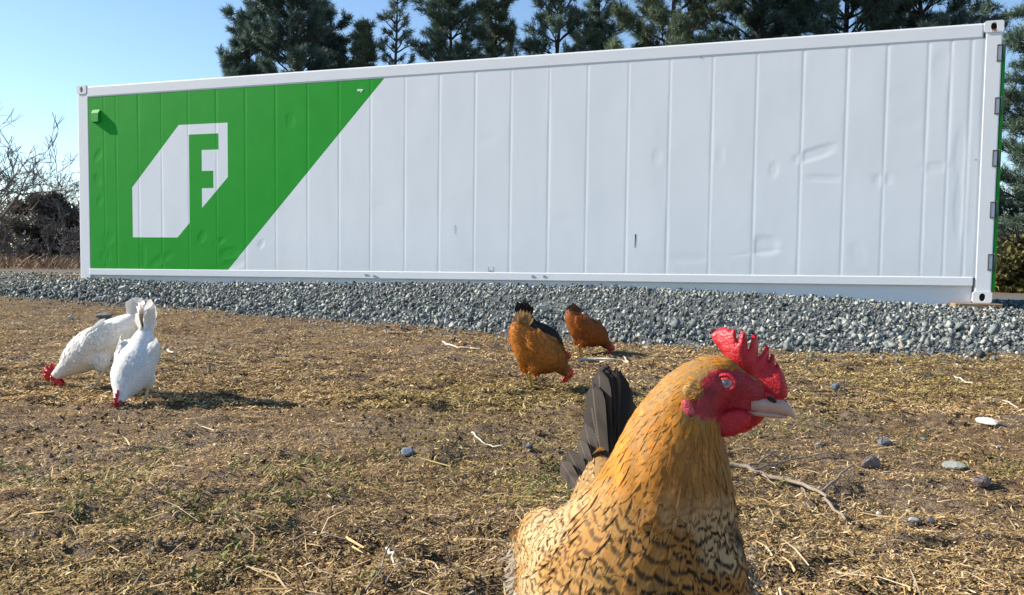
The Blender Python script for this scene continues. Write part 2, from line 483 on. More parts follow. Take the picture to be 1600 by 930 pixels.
SEAMS = [0.20, 0.496, 0.724, 1.138, 1.554, 2.027, 2.510, 2.996, 3.490, 3.994, 4.479, 4.950, 5.450, 5.934, 6.421, 6.894, 7.385, 7.860,
         8.352, 8.834, 9.315, 9.794, 10.281, 10.729, 11.122, 11.516, 11.728, 11.916, 12.034]
# dents: u, z, half width, half height, slope, depth(+ = pushed in), hardness
DENTS = [(10.42, 1.60, 0.20, 0.060, 0.30, 0.016, 3), (10.52, 1.33, 0.15, 0.035, -0.06, 0.010, 3), (9.93, 0.60, 0.13, 0.10, 0, 0.017, 3), (9.85, 0.52, 0.30, 0.02, 0.12, 0.006, 2),
         (8.70, 1.62, 0.05, 0.08, 0, 0.007, 3), (9.42, 1.62, 0.04, 0.09, 0.0, 0.005, 3), (10.00, 1.44, 0.05, 0.08, 0.2, 0.008, 2), (11.11, 1.30, 0.09, 0.06, 0, 0.010, 3),
         (11.62, 1.42, 0.16, 0.05, 0.1, 0.008, 3), (11.66, 2.46, 0.10, 0.14, 0.0, 0.007, 2), (11.85, 1.55, 0.06, 0.25, 0, 0.008, 2), (11.86, 1.0, 0.05, 0.3, 0, 0.008, 2),
         (2.25, 0.72, 0.07, 0.07, 0.3, 0.012, 2), (2.72, 0.50, 0.16, 0.07, 0.1, 0.013, 2), (2.80, 0.36, 0.16, 0.06, 0.1, 0.013, 2), (2.55, 0.66, 0.09, 0.04, 0.3, 0.012, 2),
         (1.55, 0.42, 0.2, 0.06, 0.4, 0.010, 2), (1.2, 0.45, 0.05, 0.16, -0.4, 0.010, 2), (0.38, 1.9, 0.07, 0.06, 0.5, 0.012, 2), (0.36, 1.55, 0.06, 0.07, -0.4, 0.012, 2),
         (0.40, 1.25, 0.06, 0.06, 0.4, 0.010, 2), (0.55, 0.70, 0.10, 0.08, 0.2, 0.010, 2), (0.5, 0.45, 0.1, 0.07, 0, 0.010, 2), (3.72, 2.25, 0.06, 0.08, 0.0, 0.010, 3),
         (3.25, 0.62, 0.05, 0.05, 0.5, 0.010, 2), (5.1, 1.1, 0.10, 0.05, 0.0, 0.005, 2), (6.6, 1.9, 0.12, 0.05, 0.2, 0.004, 2), (7.6, 0.9, 0.16, 0.06, 0.1, 0.004, 2), (9.1, 0.45, 0.2, 0.05, 0, 0.006, 2),
         (10.9, 0.5, 0.08, 0.10, -0.5, 0.006, 2), (11.3, 2.2, 0.14, 0.10, 0, 0.004, 2), (11.35, 1.9, 0.12, 0.06, 0, 0.004, 2)]
def dent(u, z):
    d = np.zeros_like(u)
    for (cu, cz, a, b, sl, dep, hard) in DENTS:
        e = (np.abs((u - cu) / a) ** hard + np.abs((z - cz - sl * (u - cu)) / b) ** hard) ** (1.0 / hard)
        d += 0.20 * dep * sstep(1.4, 0.6, e)
    d += 0.0022 * (fbm(u * 1.6, z * 1.6, 201, 3) - 0.5) + 0.0005 * (fbm(u * 7, z * 7, 211, 2) - 0.5)
    return d
for a, b in zip(SEAMS[:-1], SEAMS[1:]):
    w = b - a; g = 0.019
    us = np.concatenate([[a, a + g * 0.35, a + g], np.linspace(a + g * 1.6, b - g * 1.6, max(6, int(w / 0.014))), [b - g, b - g * 0.35, b]])
    zs = np.linspace(0.262, 2.726, 150)
    A, B = np.meshgrid(us, zs)
    edge_d = np.minimum(A - a, b - A)
    V = 0.006 + 0.0014 * sstep(g, g * 0.3, edge_d) + dent(A, B) * sstep(0, g * 2.5, edge_d)
    P = np.stack([A.ravel(), V.ravel(), B.ravel()], 1)
    P[:, 2] -= 0.128 * (1 - P[:, 0] / CL) * (1 - P[:, 2] / CH)
    k = np.arange(A.size).reshape(A.shape)
    F = np.stack([k[:-1, :-1], k[:-1, 1:], k[1:, 1:], k[1:, :-1]], -1).reshape(-1, 4)
    mesh('side_panel', P, F, paint, cont, smooth=True)

def cpart(name, mat, boxes, bev=0.006, parent=None, smooth=False):
    m_ = MB()
    for a, b in boxes: m_.box(a, b, bev)
    return m_.build(name, mat, parent or cont, smooth, cwarp)
cpart('top_rail', frame_paint, [((0.176, 0.0, 2.722), (12.016, 0.09, 2.88))], 0.02)
cpart('bottom_rail', frame_paint, [((0.176, 0.0, 0.173), (12.016, 0.10, 0.268))], 0.008)
cpart('bottom_sill', frame_paint, [((0.176, 0.055, -0.05), (12.016, 0.12, 0.175))], 0.0)
cpart('roof', frame_paint, [((0.1, 0.085, 2.80), (12.1, CW - 0.09, 2.875))], 0.01)
cpart('floor', frame_paint, [((0.1, 0.13, 0.06), (12.1, CW - 0.13, 0.18))], 0.0)
cpart('back_wall', frame_paint, [((0.1, CW - 0.06, 0.1), (12.1, CW - 0.0, 2.88))], 0.01)
cpart('front_wall', frame_paint, [((0.02, 0.12, 0.05), (0.07, CW - 0.12, 2.86))], 0.01)
for (u0, u1) in ((0.0, 0.205), (12.030, 12.192)):
    for v0, v1 in ((0.004, 0.17), (CW - 0.17, CW - 0.004)):
        cpart('corner_post', frame_paint, [((u0 + 0.004, v0, 0.116), (u1 - 0.004, v1, 2.779))], 0.012)
cpart('post_flange', frame_paint, [((11.985, 0.010, 0.27), (12.05, 0.05, 2.72))], 0.014)

def casting(u0, z0, front):
    """corner casting with an oval hole in its outer face"""
    c = empty_part = None
    w, h, d = 0.178, 0.118, 0.162
    v_face = -0.004 if front else CW + 0.004
    s = 1 if front else -1
    m_, nn = MB(), 28
    cx, cz = u0 + w / 2, z0 + h / 2
    out, inn, inn2 = [], [], []
    for k in range(nn):
        a = 2 * math.pi * k / nn
        ca, sa = math.cos(a), math.sin(a)
        r = 1 / max(abs(ca) / (w / 2), abs(sa) / (h / 2))
        out.append((cx + r * ca, v_face, cz + r * sa))
        ov = (0.030 * ca, 0.042 * sa)
        inn.append((cx + ov[0], v_face, cz + ov[1])); inn2.append((cx + ov[0], v_face + s * 0.035, cz + ov[1]))
    rear = [(p[0], v_face + s * d, p[2]) for p in out]
    m_.add(out + inn + inn2 + rear, [(k, (k + 1) % nn, nn + (k + 1) % nn, nn + k) for k in range(nn)] + [(nn + k, nn + (k + 1) % nn, 2 * nn + (k + 1) % nn, 2 * nn + k) for k in range(nn)]
           + [(k, 3 * nn + k, 3 * nn + (k + 1) % nn, (k + 1) % nn) for k in range(nn)] + [tuple(3 * nn + k for k in range(nn))])
    o = m_.build('corner_casting', frame_paint, cont, False, cwarp)
    m2 = MB(); m2.add(inn2, [tuple(range(nn))]); m2.build('casting_hole', dark_m, o, False, cwarp)
    return o
for z0 in (0.0, 2.778):
    for f in (True, False):
        casting(-0.003, z0, f); cr = casting(12.017, z0, f)
m_ = MB()
for k, (a, b, c_) in enumerate(((0.0, 0.02, 0.055), (0.018, 0.012, 0.10), (-0.015, 0.008, 0.035))):
    z1 = 2.79 - 0.002; u = 12.106 + a
    m_.add([(u - b / 2, -0.0062, z1 + 0.02), (u + b / 2, -0.0062, z1 + 0.02), (u + b / 4, -0.0062, z1 - c_ * 0.1), (u - b / 4, -0.0062, z1 - c_ * 0.1)], [(0, 1, 2, 3)])
m_.build('rust_stain', rust_m, cont, False, cwarp)

# doors at the near end, their hinges and locking gear
door_parts = []
for v0, v1 in ((0.015, 1.21), (1.228, CW - 0.02)):
    d_ = cpart('door', green_m, [((12.194, v0, 0.13), (12.226, v1, 2.66))], 0.012)
    for vv in (v0 + 0.35, v0 + 0.85):
        m_ = MB(); m_.tube([(12.275, vv, 0.15), (12.275, vv, 2.76)], 0.018, 8)
        m_.build('locking_bar', steel_m, d_, True, cwarp)
    m_ = MB(); m_.box((12.262, v0 + 0.3, 1.15), (12.285, v0 + 0.75, 1.19), 0.004); m_.build('door_handle', steel_m, d_, False, cwarp)
for zz in (2.565, 2.03, 1.495, 0.965, 0.425):
    m_ = MB(); u0, u1, v0 = 12.140, 12.196, -0.012
    m_.box((u0, v0, zz - 0.085), (u0 + 0.009, 0.006, zz + 0.085), 0.002)
    m_.box((u0 + 0.0093, v0, zz + 0.075), (u1, 0.006, zz + 0.085), 0.002)
    m_.box((u0 + 0.0093, v0, zz - 0.085), (u1, 0.006, zz - 0.075), 0.002)
    h_ = m_.build('hinge', hinge_m, cont, False, cwarp)
    m_ = MB(); m_.tube([(u1 + 0.006, 0.004, zz - 0.09), (u1 + 0.006, 0.004, zz + 0.09)], 0.008, 8); m_.build('hinge_pin', hinge_m, h_, True, cwarp)
# small vent hood near the far end
m_ = MB()
a, b, z0, z1 = 0.285, 0.430, 2.365, 2.560
m_.add([(a, 0.02, z0), (b, 0.02, z0), (b, 0.02, z1), (a, 0.02, z1), (a + .012, -0.04, z0), (b, -0.04, z0), (b, -0.034, z1 - 0.07), (a + .012, -0.034, z1 - 0.07)],
       [(0, 1, 5, 4), (4, 5, 6, 7), (7, 6, 2, 3), (1, 2, 6, 5), (0, 4, 7, 3)])
m_.build('vent_hood', green_m, cont, False, cwarp)
# scuffs and chips in the paint
def cpx(px, py):
    d = direction(px, py); d3 = np.array([d[0], d[1]])
    s = (C_ORG @ CN) / (d3 @ CN); q = d * s
    return (q[:2] - C_ORG) @ CE, q[2] + CAM_H - C_Z0
def mark(pts, w, mat, v=0.0035):
    m_ = MB(); P = [np.array(cpx(*p)) for p in pts]
    for p, q in zip(P[:-1], P[1:]):
        t = (q - p) / np.linalg.norm(q - p); s = np.array([-t[1], t[0]]) * w / 2
        m_.add([(p[0] + s[0], v, p[1] + s[1]), (p[0] - s[0], v, p[1] - s[1]), (q[0] - s[0] * .6, v, q[1] - s[1] * .6), (q[0] + s[0] * .6, v, q[1] + s[1] * .6)], [(0, 1, 2, 3)])
    m_.build('scuff_mark', mat, cont)
mark([(993, 366), (992, 387)], 0.014, dark_m); mark([(711, 352), (710.5, 366)], 0.010, scuff_m)
mark([(570, 430), (577, 430)], 0.03, scuff_m, -0.003); mark([(583, 431), (592, 434)], 0.03, scuff_m, -0.003)
mark([(831, 432), (836, 433)], 0.04, scuff_m, -0.003); mark([(849, 432), (854, 433)], 0.035, scuff_m, -0.003)
mark([(763, 417), (763, 424)], 0.008, scuff_m); mark([(771, 417), (771, 424)], 0.008, scuff_m); mark([(763, 423.5), (771, 423.5)], 0.012, scuff_m)
mark([(558, 141), (567, 140.5)], 0.03, frame_paint); mark([(563, 143), (565, 143.5)], 0.02, frame_paint)
mark([(1096, 87), (1095, 92)], 0.015, scuff_m); mark([(1525, 249), (1525, 251)], 0.015, rust_m, 0.002)

# ------------------------------------------------------------------ timber and boulders on the bank
wood_n = N('weathered_timber', 0.85, 0.2)
wf = wood_n.noise(9, 5, stretch=(1, 14, 14))
wood_n.color(wood_n.ramp(wf, [(0.3, (0.16, 0.10, 0.055)), (0.7, (0.36, 0.25, 0.15))])); wood_n.bump(wf, 0.4, 0.004)
timber = wood_n.done()
p = C_ORG + CE * 12.02 + CN * -0.02
m_ = MB(); m_.box((-0.20, -0.16, -0.10), (0.24, 0.16, -0.004), 0.006)
o = m_.build('timber_block', timber, loc=(p[0], p[1], C_Z0)); o.rotation_euler.z = C_YAW + 0.05
tag(o, 'flat brown timber block bearing the rust-streaked corner of the container', 'timber')
a, b = at(58, 431.5, 12.9), at(121, 431.5, 12.9)
m_ = MB(); L_ = float(np.linalg.norm(b - a)); m_.box((-L_ / 2, -0.08, -0.02), (L_ / 2, 0.08, 0.02), 0.004)
mid = (a + b) / 2
o = m_.build('plank', timber, loc=(mid[0], mid[1], float(gz(mid[0], mid[1])) + 0.035)); o.rotation_euler.z = 0.03
tag(o, 'thin tan plank lying past the green end of the container', 'plank')

def rock(px, py, wpx, hpx, col, label, seed, name='rock', flat=1.0, cat='stone', sink=0.2, blocky=False, deep=0.8):
    g = ground_at(px, py)
    sc = g[1] / FPX
    rs = np.random.default_rng(seed)
    w, h = wpx * sc, hpx * sc * 1.1 / (1 - sink)
    bm = bmesh.new()
    pts = rs.normal(size=(26, 3)); pts /= np.linalg.norm(pts, axis=1)[:, None]
    if blocky: pts = np.sign(pts) * np.abs(pts) ** 0.45
    pts *= (0.86 + 0.22 * rs.random((26, 1)))
    for q in pts: bm.verts.new(q)
    bmesh.ops.convex_hull(bm, input=bm.verts[:])
    bmesh.ops.delete(bm, geom=[v for v in bm.verts if not v.link_faces], context='VERTS')
    bmesh.ops.bevel(bm, geom=bm.edges[:], offset=0.08, segments=2, affect='EDGES')
    bmesh.ops.triangulate(bm, faces=bm.faces[:])
    bmesh.ops.subdivide_edges(bm, edges=bm.edges[:], cuts=1)
    V = np.array([v.co[:] for v in bm.verts])
    V = V / np.abs(V).max(0) * np.array([w / 2, w / 2 * deep, h / 2])
    V += rs.normal(0, 0.006 * w, V.shape)
    V[:, 2] += h / 2 - sink * h
    bm.verts.index_update()
    F = [[v.index for v in f.verts] for f in bm.faces]; bm.free()
    m = plain('rock_' + str(seed), col, 0.85, 0.35, 9 / w, 0.5, w * 0.06)
    o = mesh(name, V, F, m, loc=(g[0], g[1] + w * deep * 0.25, float(gz(g[0], g[1] + w * deep * 0.25))))
    o.rotation_euler.z = rs.uniform(-0.3, 0.3)
    return tag(o, label, cat)
GREY, PALE, RED, BLUE = (0.20, 0.21, 0.21), (0.5, 0.47, 0.41), (0.19, 0.14, 0.12), (0.11, 0.13, 0.16)
for a in [
    (190, 459, 19, 15, (0.34, 0.33, 0.28), 'rounded tan boulder on the bank below the green end of the container', 1, 'boulder'),
    (847, 491, 24, 22, (0.50, 0.49, 0.44), 'pale squarish boulder on the bank behind the orange hen', 2, 'boulder'),
    (623, 456, 18, 9, (0.38, 0.34, 0.27), 'beige squared block at the top of the bank against the container', 3, 'stone_block'),
    (706, 514, 17, 12, (0.46, 0.43, 0.40), 'pinkish pale stone at the foot of the bank near a white stick', 4),
    (1322, 510, 13, 14, (0.52, 0.50, 0.45), 'upright cream stone halfway up the grey bank', 6),
    (1410, 549, 19, 13, (0.32, 0.27, 0.22), 'brownish stone at the toe of the bank below the timber block', 7),
    (697, 507, 12, 9, (0.55, 0.53, 0.50), 'small white stone touching the pinkish stone at the foot of the bank', 8),
    (908, 452, 14, 12, (0.10, 0.11, 0.12), 'dark pointed stone at the crest of the bank against the container sill', 9),
    (160, 499, 26, 7, (0.22, 0.215, 0.20), 'flat grey slab lying on the field behind the white hens', 10),
    (109, 499, 12, 6, (0.52, 0.49, 0.45), 'small pale stone next to the flat grey slab behind the white hens', 12),
    (635, 714, 25, 11, (0.20, 0.235, 0.27), 'flat blue-grey stone alone in the middle of the field', 13),
    (578, 682, 16, 11, RED, 'small reddish brown stone beside the flat blue-grey stone', 14),
    (1308, 618, 38, 14, BLUE, 'broad dark blue stone just behind the golden hen’s beak', 15),
    (1548, 667, 48, 14, (0.55, 0.50, 0.42), 'large flat cream stone lying on the field', 16),
    (1384, 699, 24, 14, (0.12, 0.125, 0.14), 'angular dark grey stone behind the reddish stone by the fallen branch', 17),
    (1363, 735, 34, 19, (0.21, 0.17, 0.15), 'blocky reddish stone next to the fallen branch', 18),
    (1496, 735, 38, 12, (0.25, 0.26, 0.23), 'flat greenish grey stone on the field', 19),
    (1536, 766, 30, 20, (0.20, 0.15, 0.14), 'dark reddish stone beside the flat greenish stone', 20),
    (1429, 820, 18, 10, (0.33, 0.33, 0.34), 'small light grey stone in front of the fallen branch tip', 21),
    (1374, 808, 15, 8, (0.5, 0.48, 0.46), 'small whitish stone near the fallen branch tip', 22),
    (1455, 818, 16, 8, (0.13, 0.12, 0.12), 'small dark stone beside the light grey stone', 23),
    (1562, 703, 14, 10, (0.28, 0.28, 0.28), 'small round grey stone under the flat cream stone', 24),
    (1445, 692, 22, 9, (0.16, 0.16, 0.165), 'low dark stone between angular dark stone and flat cream stone', 25),
    (1412, 552, 0, 0, GREY, '', 0),
    (826, 703, 12, 8, (0.14, 0.15, 0.17), 'small slate stone beside the golden hen’s dark tail', 26),
    (1280, 700, 14, 8, (0.30, 0.29, 0.27), 'small dull stone behind the fallen branch', 27)]:
    if a[2]:
        bl = a[7] if len(a) > 7 else 'rock'
        rock(*a[:7], name=bl, blocky=bl != 'rock', cat='boulder' if bl == 'boulder' else 'stone')

# ------------------------------------------------------------------ sticks and fallen twigs
bark = plain('grey_bark', (0.24, 0.19, 0.145), 0.9, 0.4, 60, 0.5, 0.003)
pale_bark = plain('bleached_wood', (0.60, 0.53, 0.42), 0.85, 0.25, 50, 0.3, 0.002)
dark_bark = plain('dark_twig', (0.10, 0.068, 0.045), 0.9, 0.4, 60, 0.4, 0.002)
def ground_path(pts, up):
    out = []
    for i, (px, py) in enumerate(pts):
        u = up[i] if hasattr(up, '__len__') else up
        g = ground_at(px, py); out.append(g + np.array([0, 0, u]))
    return out
def densify(P, k=3, j=0.003, rs=RNG):
    P = [np.array(p) for p in P]; out = []
    for i in range(len(P) - 1):
        p0, p1, p2, p3 = P[max(i - 1, 0)], P[i], P[i + 1], P[min(i + 2, len(P) - 1)]
        for s in range(k):
            t = s / k
            q = 0.5 * (2 * p1 + (p2 - p0) * t + (2 * p0 - 5 * p1 + 4 * p2 - p3) * t * t + (3 * p1 - p0 - 3 * p2 + p3) * t ** 3)
            out.append(q + (rs.normal(0, j, 3) if i + s else 0))
    return out + [P[-1]]
def stick(label, mat, mainp, rpx, twigs=(), up=0.012, name='stick', cat='stick'):
    P = ground_path(mainp, up); base = P[0].copy()
    root = empty(name, base)
    def bit(pts, r0, nm):
        d = densify([q - base for q in pts]); m_ = MB()
        m_.tube(d, list(np.linspace(r0, r0 * 0.45, len(d))), 6); m_.build(nm, mat, root, True)
    s = P[0][1] / FPX
    bit(P, rpx * s, 'stem')
    for t, r in twigs: bit(ground_path(t, up), r * s, 'twig')
    return tag(root, label, cat)
stick('long grey fallen branch with forking side twigs beside the golden hen', bark,
      [(1136, 733), (1165, 738), (1200, 752), (1240, 765), (1280, 779), (1296, 797), (1321, 822)], 4.2,
      [([(1282, 777), (1305, 757), (1334, 735)], 2.6), ([(1168, 739), (1190, 726), (1212, 714)], 2.2), ([(1178, 742), (1210, 732), (1250, 724), (1302, 714)], 1.9), ([(1172, 741), (1195, 752), (1212, 768)], 1.4),
       ([(1252, 771), (1262, 788), (1266, 806)], 1.4)], up=0.014, name='fallen_branch', cat='branch')
stick('bleached forked stick on the ground below the smaller brown hen', pale_bark, [(905, 566), (930, 565), (955, 565), (978, 569), (1003, 577)], 2.6,
      [([(982, 570), (974, 560)], 1.6), ([(930, 565), (945, 569), (965, 566)], 1.3)], up=0.012)
stick('white thin stick lying at the foot of the stone bank', pale_bark, [(692, 536), (702, 541), (722, 545), (742, 546)], 1.6, [([(735, 546), (752, 549)], 1.0)], up=0.008)
stick('pale curved stick bent like a bow on the open field', pale_bark, [(737, 681), (748, 692), (765, 700), (783, 703), (795, 697)], 1.5, up=0.010)
stick('crooked brown twig with raised tip on the open field', dark_bark, [(692, 768), (712, 767), (730, 763), (745, 754)], 1.8, [([(722, 765), (712, 756), (704, 750)], 1.2)], up=0.014)
stick('short white stick behind the fan-tailed white hen', pale_bark, [(262, 549), (268, 553), (276, 556)], 1.8, [([(265, 551), (264, 547)], 1.1)], up=0.008)
stick('long thin dark stick lying straight behind the golden hen’s beak', dark_bark, [(1222, 606), (1245, 612), (1270, 615), (1300, 616)], 1.6, up=0.01)
stick('short straight pale stick among leaning twigs', pale_bark, [(604, 868), (613, 880), (623, 893)], 2.4, up=0.014)
stick('thin dark stick stretched across the field near the white hens’ shadows', dark_bark, [(505, 625), (540, 624), (575, 622), (605, 620)], 1.3, up=0.006)
stick('dark low stick lying at the edge of the gravel grit', dark_bark, [(607, 522), (630, 523), (655, 524)], 1.4, up=0.008)
stick('straight dark stick on the field beside the leaning twigs', dark_bark, [(605, 865), (640, 868), (685, 858)], 2.2, up=0.012)
stick('bent brown root-like stick low on the bare field', bark, [(452, 852), (480, 846), (510, 846), (540, 850)], 2.2, up=0.010)
stick('thin bleached stick on the field past the large cream stone', pale_bark, [(1540, 628), (1565, 630), (1590, 641)], 1.5, up=0.01)
stick('little pale twig past the dark blue stone', pale_bark, [(1490, 590), (1503, 597), (1520, 602)], 1.4, up=0.008)
def sprig(label, pts, r, mat=dark_bark, twigs=(), cat='twig'):
    """an upright or leaning dead stem: first point on the ground, then pixel points at the same distance"""
    g = ground_at(*pts[0]); root = empty('dead_stem', g)
    def bit(ps, r0, nm, lean):
        P = [at(px, py, g[1] + lean * i) - g for i, (px, py) in enumerate(ps)]
        d = densify(P, 3, 0.001); m_ = MB(); m_.tube(d, list(np.linspace(r0, r0 * 0.5, len(d))), 6); m_.build(nm, mat, root, True)
    s = g[1] / FPX
    bit(pts, r * s, 'stem', 0.012)
    for t, q in twigs: bit(t, q * s, 'twig', 0.01)
    return tag(root, label, cat)
sprig('dead stem leaning right with bare twigs in the short grass', [(566, 930), (592, 895), (604, 862), (616, 836)], 2.2, bark, [([(588, 900), (600, 888), (616, 880)], 1.4)])
sprig('thin dead stem leaning towards the short pale stick', [(588, 932), (606, 905), (622, 885), (638, 872)], 1.6, bark)
sprig('dark branched stem standing in the bare field', [(707, 893), (700, 870), (694, 848), (690, 834)], 1.7, dark_bark, [([(702, 876), (704, 862), (704, 852)], 1.1), ([(695, 852), (700, 843)], 0.9)])
sprig('short upright dark stump of stem in moss', [(519, 934), (518, 912), (520, 896)], 2.6, dark_bark, [([(519, 905), (527, 895)], 1.2)])
sprig('upright dark stem taller of a pair in the short grass', [(164, 932), (161, 910), (158, 888)], 1.9, dark_bark)
sprig('upright dark stem shorter of a pair in the short grass', [(178, 930), (176, 915), (173, 901)], 1.9, dark_bark)
sprig('slender dead stem standing alone at the edge of the moss', [(478, 932), (468, 900), (461, 870), (460, 848)], 1.4, dark_bark)
sprig('short bare stem with a bent tip behind the dark blue stone', [(1397, 601), (1393, 592), (1395, 585)], 1.6, dark_bark)

# ------------------------------------------------------------------ trees
needle_m = attr_mat('pine_needles', 0.55, 0.35, 0.2, 2.0, translucent=0.25)
pine_bark = plain('pine_bark', (0.060, 0.050, 0.042), 0.95, 0.4, 12, 0.6, 0.02)
bare_bark = plain('bare_branch_bark', (0.17, 0.145, 0.125), 0.95, 0.3, 6, 0.4, 0.01)

def needles(P, D, per, ln, wd, cols, name, parent, spread=0.85):
    n = len(P); rs = np.random.default_rng(int(abs(P[0].sum() * 1000)) % 99991)
    P = np.repeat(P, per, 0); D = np.repeat(D, per, 0); C_ = np.repeat(cols, per, 0) * (0.7 + 0.6 * rs.random((n * per, 1)))
    d = D + rs.normal(0, spread, D.shape); d /= np.linalg.norm(d, axis=1)[:, None]
    b = P + rs.normal(0, 0.03, P.shape)
    s = np.cross(d, rs.normal(size=d.shape)); s /= np.linalg.norm(s, axis=1)[:, None] + 1e-9
    L = ln * (0.65 + 0.6 * rs.random((len(P), 1)))
    V = np.stack([b + s * wd / 2, b - s * wd / 2, b + d * L], 1).reshape(-1, 3)
    F = np.arange(len(V)).reshape(-1, 3)
    return mesh(name, V, F, needle_m, parent, attrs={'Col': ('FLOAT_COLOR', np.repeat(C_, 3, 0))})

def pine(px, depth, top_y, rad, base_frac, seed, label, shape=0.75, dens=1.0, tone=(0.060, 0.085, 0.052), per=13, whorl=0.42, lean=0.0, hang=0.0, droop=0.25, needle=0.17):
    rs = np.random.default_rng(seed)
    b = at(px, 430, depth); gzv = float(gz(b[0], b[1], False)) - 0.05
    h = at(px, top_y, depth)[2] - gzv
    root = empty('pine_tree', (b[0], b[1], gzv))
    tag(root, label, 'tree', 'pines behind the container')
    m_ = MB(); bend = rs.normal(0, 0.06, 2)
    axis = lambda t: np.array([bend[0] * math.sin(t * 5) * 1.5 + lean * t * h, bend[1] * math.sin(t * 4) * 1.5, t * h])
    m_.tube([axis(t) for t in np.linspace(0, 1, 14)], [0.013 * h * (1 - 0.93 * t) + 0.012 for t in np.linspace(0, 1, 14)], 8)
    m_.build('trunk', pine_bark, root, True)
    lm, TP, TD = MB(), [], []
    z = base_frac * h
    while z < h * 0.985:
        t = z / h; tc = (t - base_frac) / (1 - base_frac)
        R_ = rad * (max(0.0, 1 - tc) ** shape) * (0.55 + 0.45 * min(1, tc * 6)) + 0.12
        nb = rs.integers(4, 7)
        a0 = rs.random() * 6.28
        for k in range(nb):
            if rs.random() > 0.6 + 0.4 * dens: continue
            a = a0 + k * 6.283 / nb + rs.normal(0, 0.25)
            L = R_ * (0.55 + 0.6 * rs.random())
            up = 0.15 + 0.75 * tc + rs.normal(0, 0.12)
            dirv = np.array([math.cos(a), math.sin(a), up]); dirv /= np.linalg.norm(dirv)
            p0 = axis(t); m = max(4, int(L / 0.3)); pts = []
            for i in range(m + 1):
                s = i / m
                pts.append(p0 + dirv * L * s + np.array([0, 0, 0.28 * L * s * s * (0.6 - droop * 2)]) + rs.normal(0, 0.02 * L, 3) * (s > 0))
            lm.tube(pts, [0.035 * (1 - 0.8 * s) * (0.5 + L / 3) * 0.8 + 0.006 for s in np.linspace(0, 1, m + 1)], 4, False)
            ns = int((5 + 9 * L) * dens)
            for q in range(ns):
                s = 0.25 + 0.75 * rs.random() ** 0.7
                i = min(int(s * m), m - 1); f = s * m - i
                c = pts[i] * (1 - f) + pts[i + 1] * f
                side = rs.normal(size=3); side -= dirv * (side @ dirv); side[2] *= 0.5; side /= np.linalg.norm(side) + 1e-9
                d = dirv * 0.7 + side * 0.8 + np.array([0, 0, 0.45]); d /= np.linalg.norm(d)
                sl = (0.16 + 0.34 * rs.random()) * (1.15 - 0.6 * s) * min(1.0, 0.5 + L / 1.6)
                e = c + d * sl
                lm.tube([c, e], [0.008, 0.005], 3, False)
                for w in (0.45, 0.72, 1.0):
                    TP.append(c + d * sl * w); TD.append(d * 0.9)
            TP.append(pts[-1]); TD.append(dirv * 1.0)
        z += whorl * (0.75 + 0.5 * rs.random()) * (0.6 + 0.6 * (1 - tc))
    TP.append(axis(1.0)); TD.append(np.array([0, 0, 1.0]))
    lm.build('limbs', pine_bark, root)
    TP, TD = np.array(TP), np.array(TD)
    cl = np.array(tone) * (0.65 + 0.8 * fbm(TP[:, 0] * 1.2 + seed, TP[:, 2] * 1.2 + TP[:, 1], seed, 3))[:, None]
    cl = cl * np.where(rs.random((len(cl), 1)) < 0.12, np.array([[1.5, 1.4, 1.05]]), np.ones((1, 3)))
    needles(TP, TD, int(per * 1.35), needle, 0.017, cl, 'crown', root)
    return root

DK, MD, LG = (0.080, 0.128, 0.108), (0.090, 0.138, 0.102), (0.112, 0.152, 0.098)
for a in [
    (462, 23.0, -12, 2.3, 0.10, 1, 'dense dark pine with pointed top rising over the green end of the container', 0.34, 1.25, DK, 16),
    (392, 23.6, 26, 1.15, 0.10, 2, 'smaller dense pine leaning against the dark pointed pine', 0.30, 1.2, DK, 15),
    (525, 24.4, 58, 1.0, 0.10, 3, 'low dark pine tucked beside the slim tufted pine', 0.32, 1.2, DK, 15),
    (566, 22.5, 40, 0.55, 0.12, 4, 'narrow pale green young pine in the gap beside the slim sparse pine', 0.45, 1.0, LG, 14),
    (614, 22.0, -8, 0.80, 0.12, 5, 'slim sparse pine with separate tufts on a bare leader', 0.5, 0.22, MD, 18),
    (705, 22.5, -40, 1.30, 0.10, 6, 'bushy pine over the middle of the green diagonal’s far tip', 0.3, 1.05, MD, 14),
    (770, 23.5, -25, 0.95, 0.10, 7, 'upright pine with sunlit tips crowded against the bushy pine', 0.32, 1.0, LG, 13),
    (862, 22.0, -70, 1.45, 0.10, 8, 'open branching pine showing sky between its limbs', 0.3, 0.8, MD, 14),
    (925, 23.5, -60, 0.95, 0.10, 9, 'thin pine with loose tufts between open pine and yellow-green pine', 0.35, 0.8, DK, 14),
    (1040, 20.5, -150, 2.3, 0.08, 10, 'broad yellow-green pine above the plain white panels', 0.25, 1.3, LG, 15),
    (1180, 21.5, -200, 2.2, 0.08, 11, 'tall dark pine beside the broad yellow-green pine', 0.25, 1.3, DK, 15),
    (1310, 20.5, -190, 2.6, 0.08, 12, 'large dark pine above the dented white panels', 0.25, 1.3, DK, 15),
    (1425, 20.0, -150, 2.0, 0.08, 13, 'dark pine reaching over the rust-streaked corner of the container', 0.3, 1.0, DK, 15),
    (1632, 16.5, -60, 1.35, 0.05, 14, 'pine beside the container doors with long hanging boughs', 0.45, 0.9, MD, 14),
    (1655, 17.5, 120, 2.1, 0.02, 15, 'dense low pine filling the gap beyond the container doors', 0.5, 1.1, DK, 14),
    (1850, 21.0, -80, 2.4, 0.05, 16, 'tall pine standing well past the container doors', 0.5, 0.9, DK, 12)]:
    pine(*a)

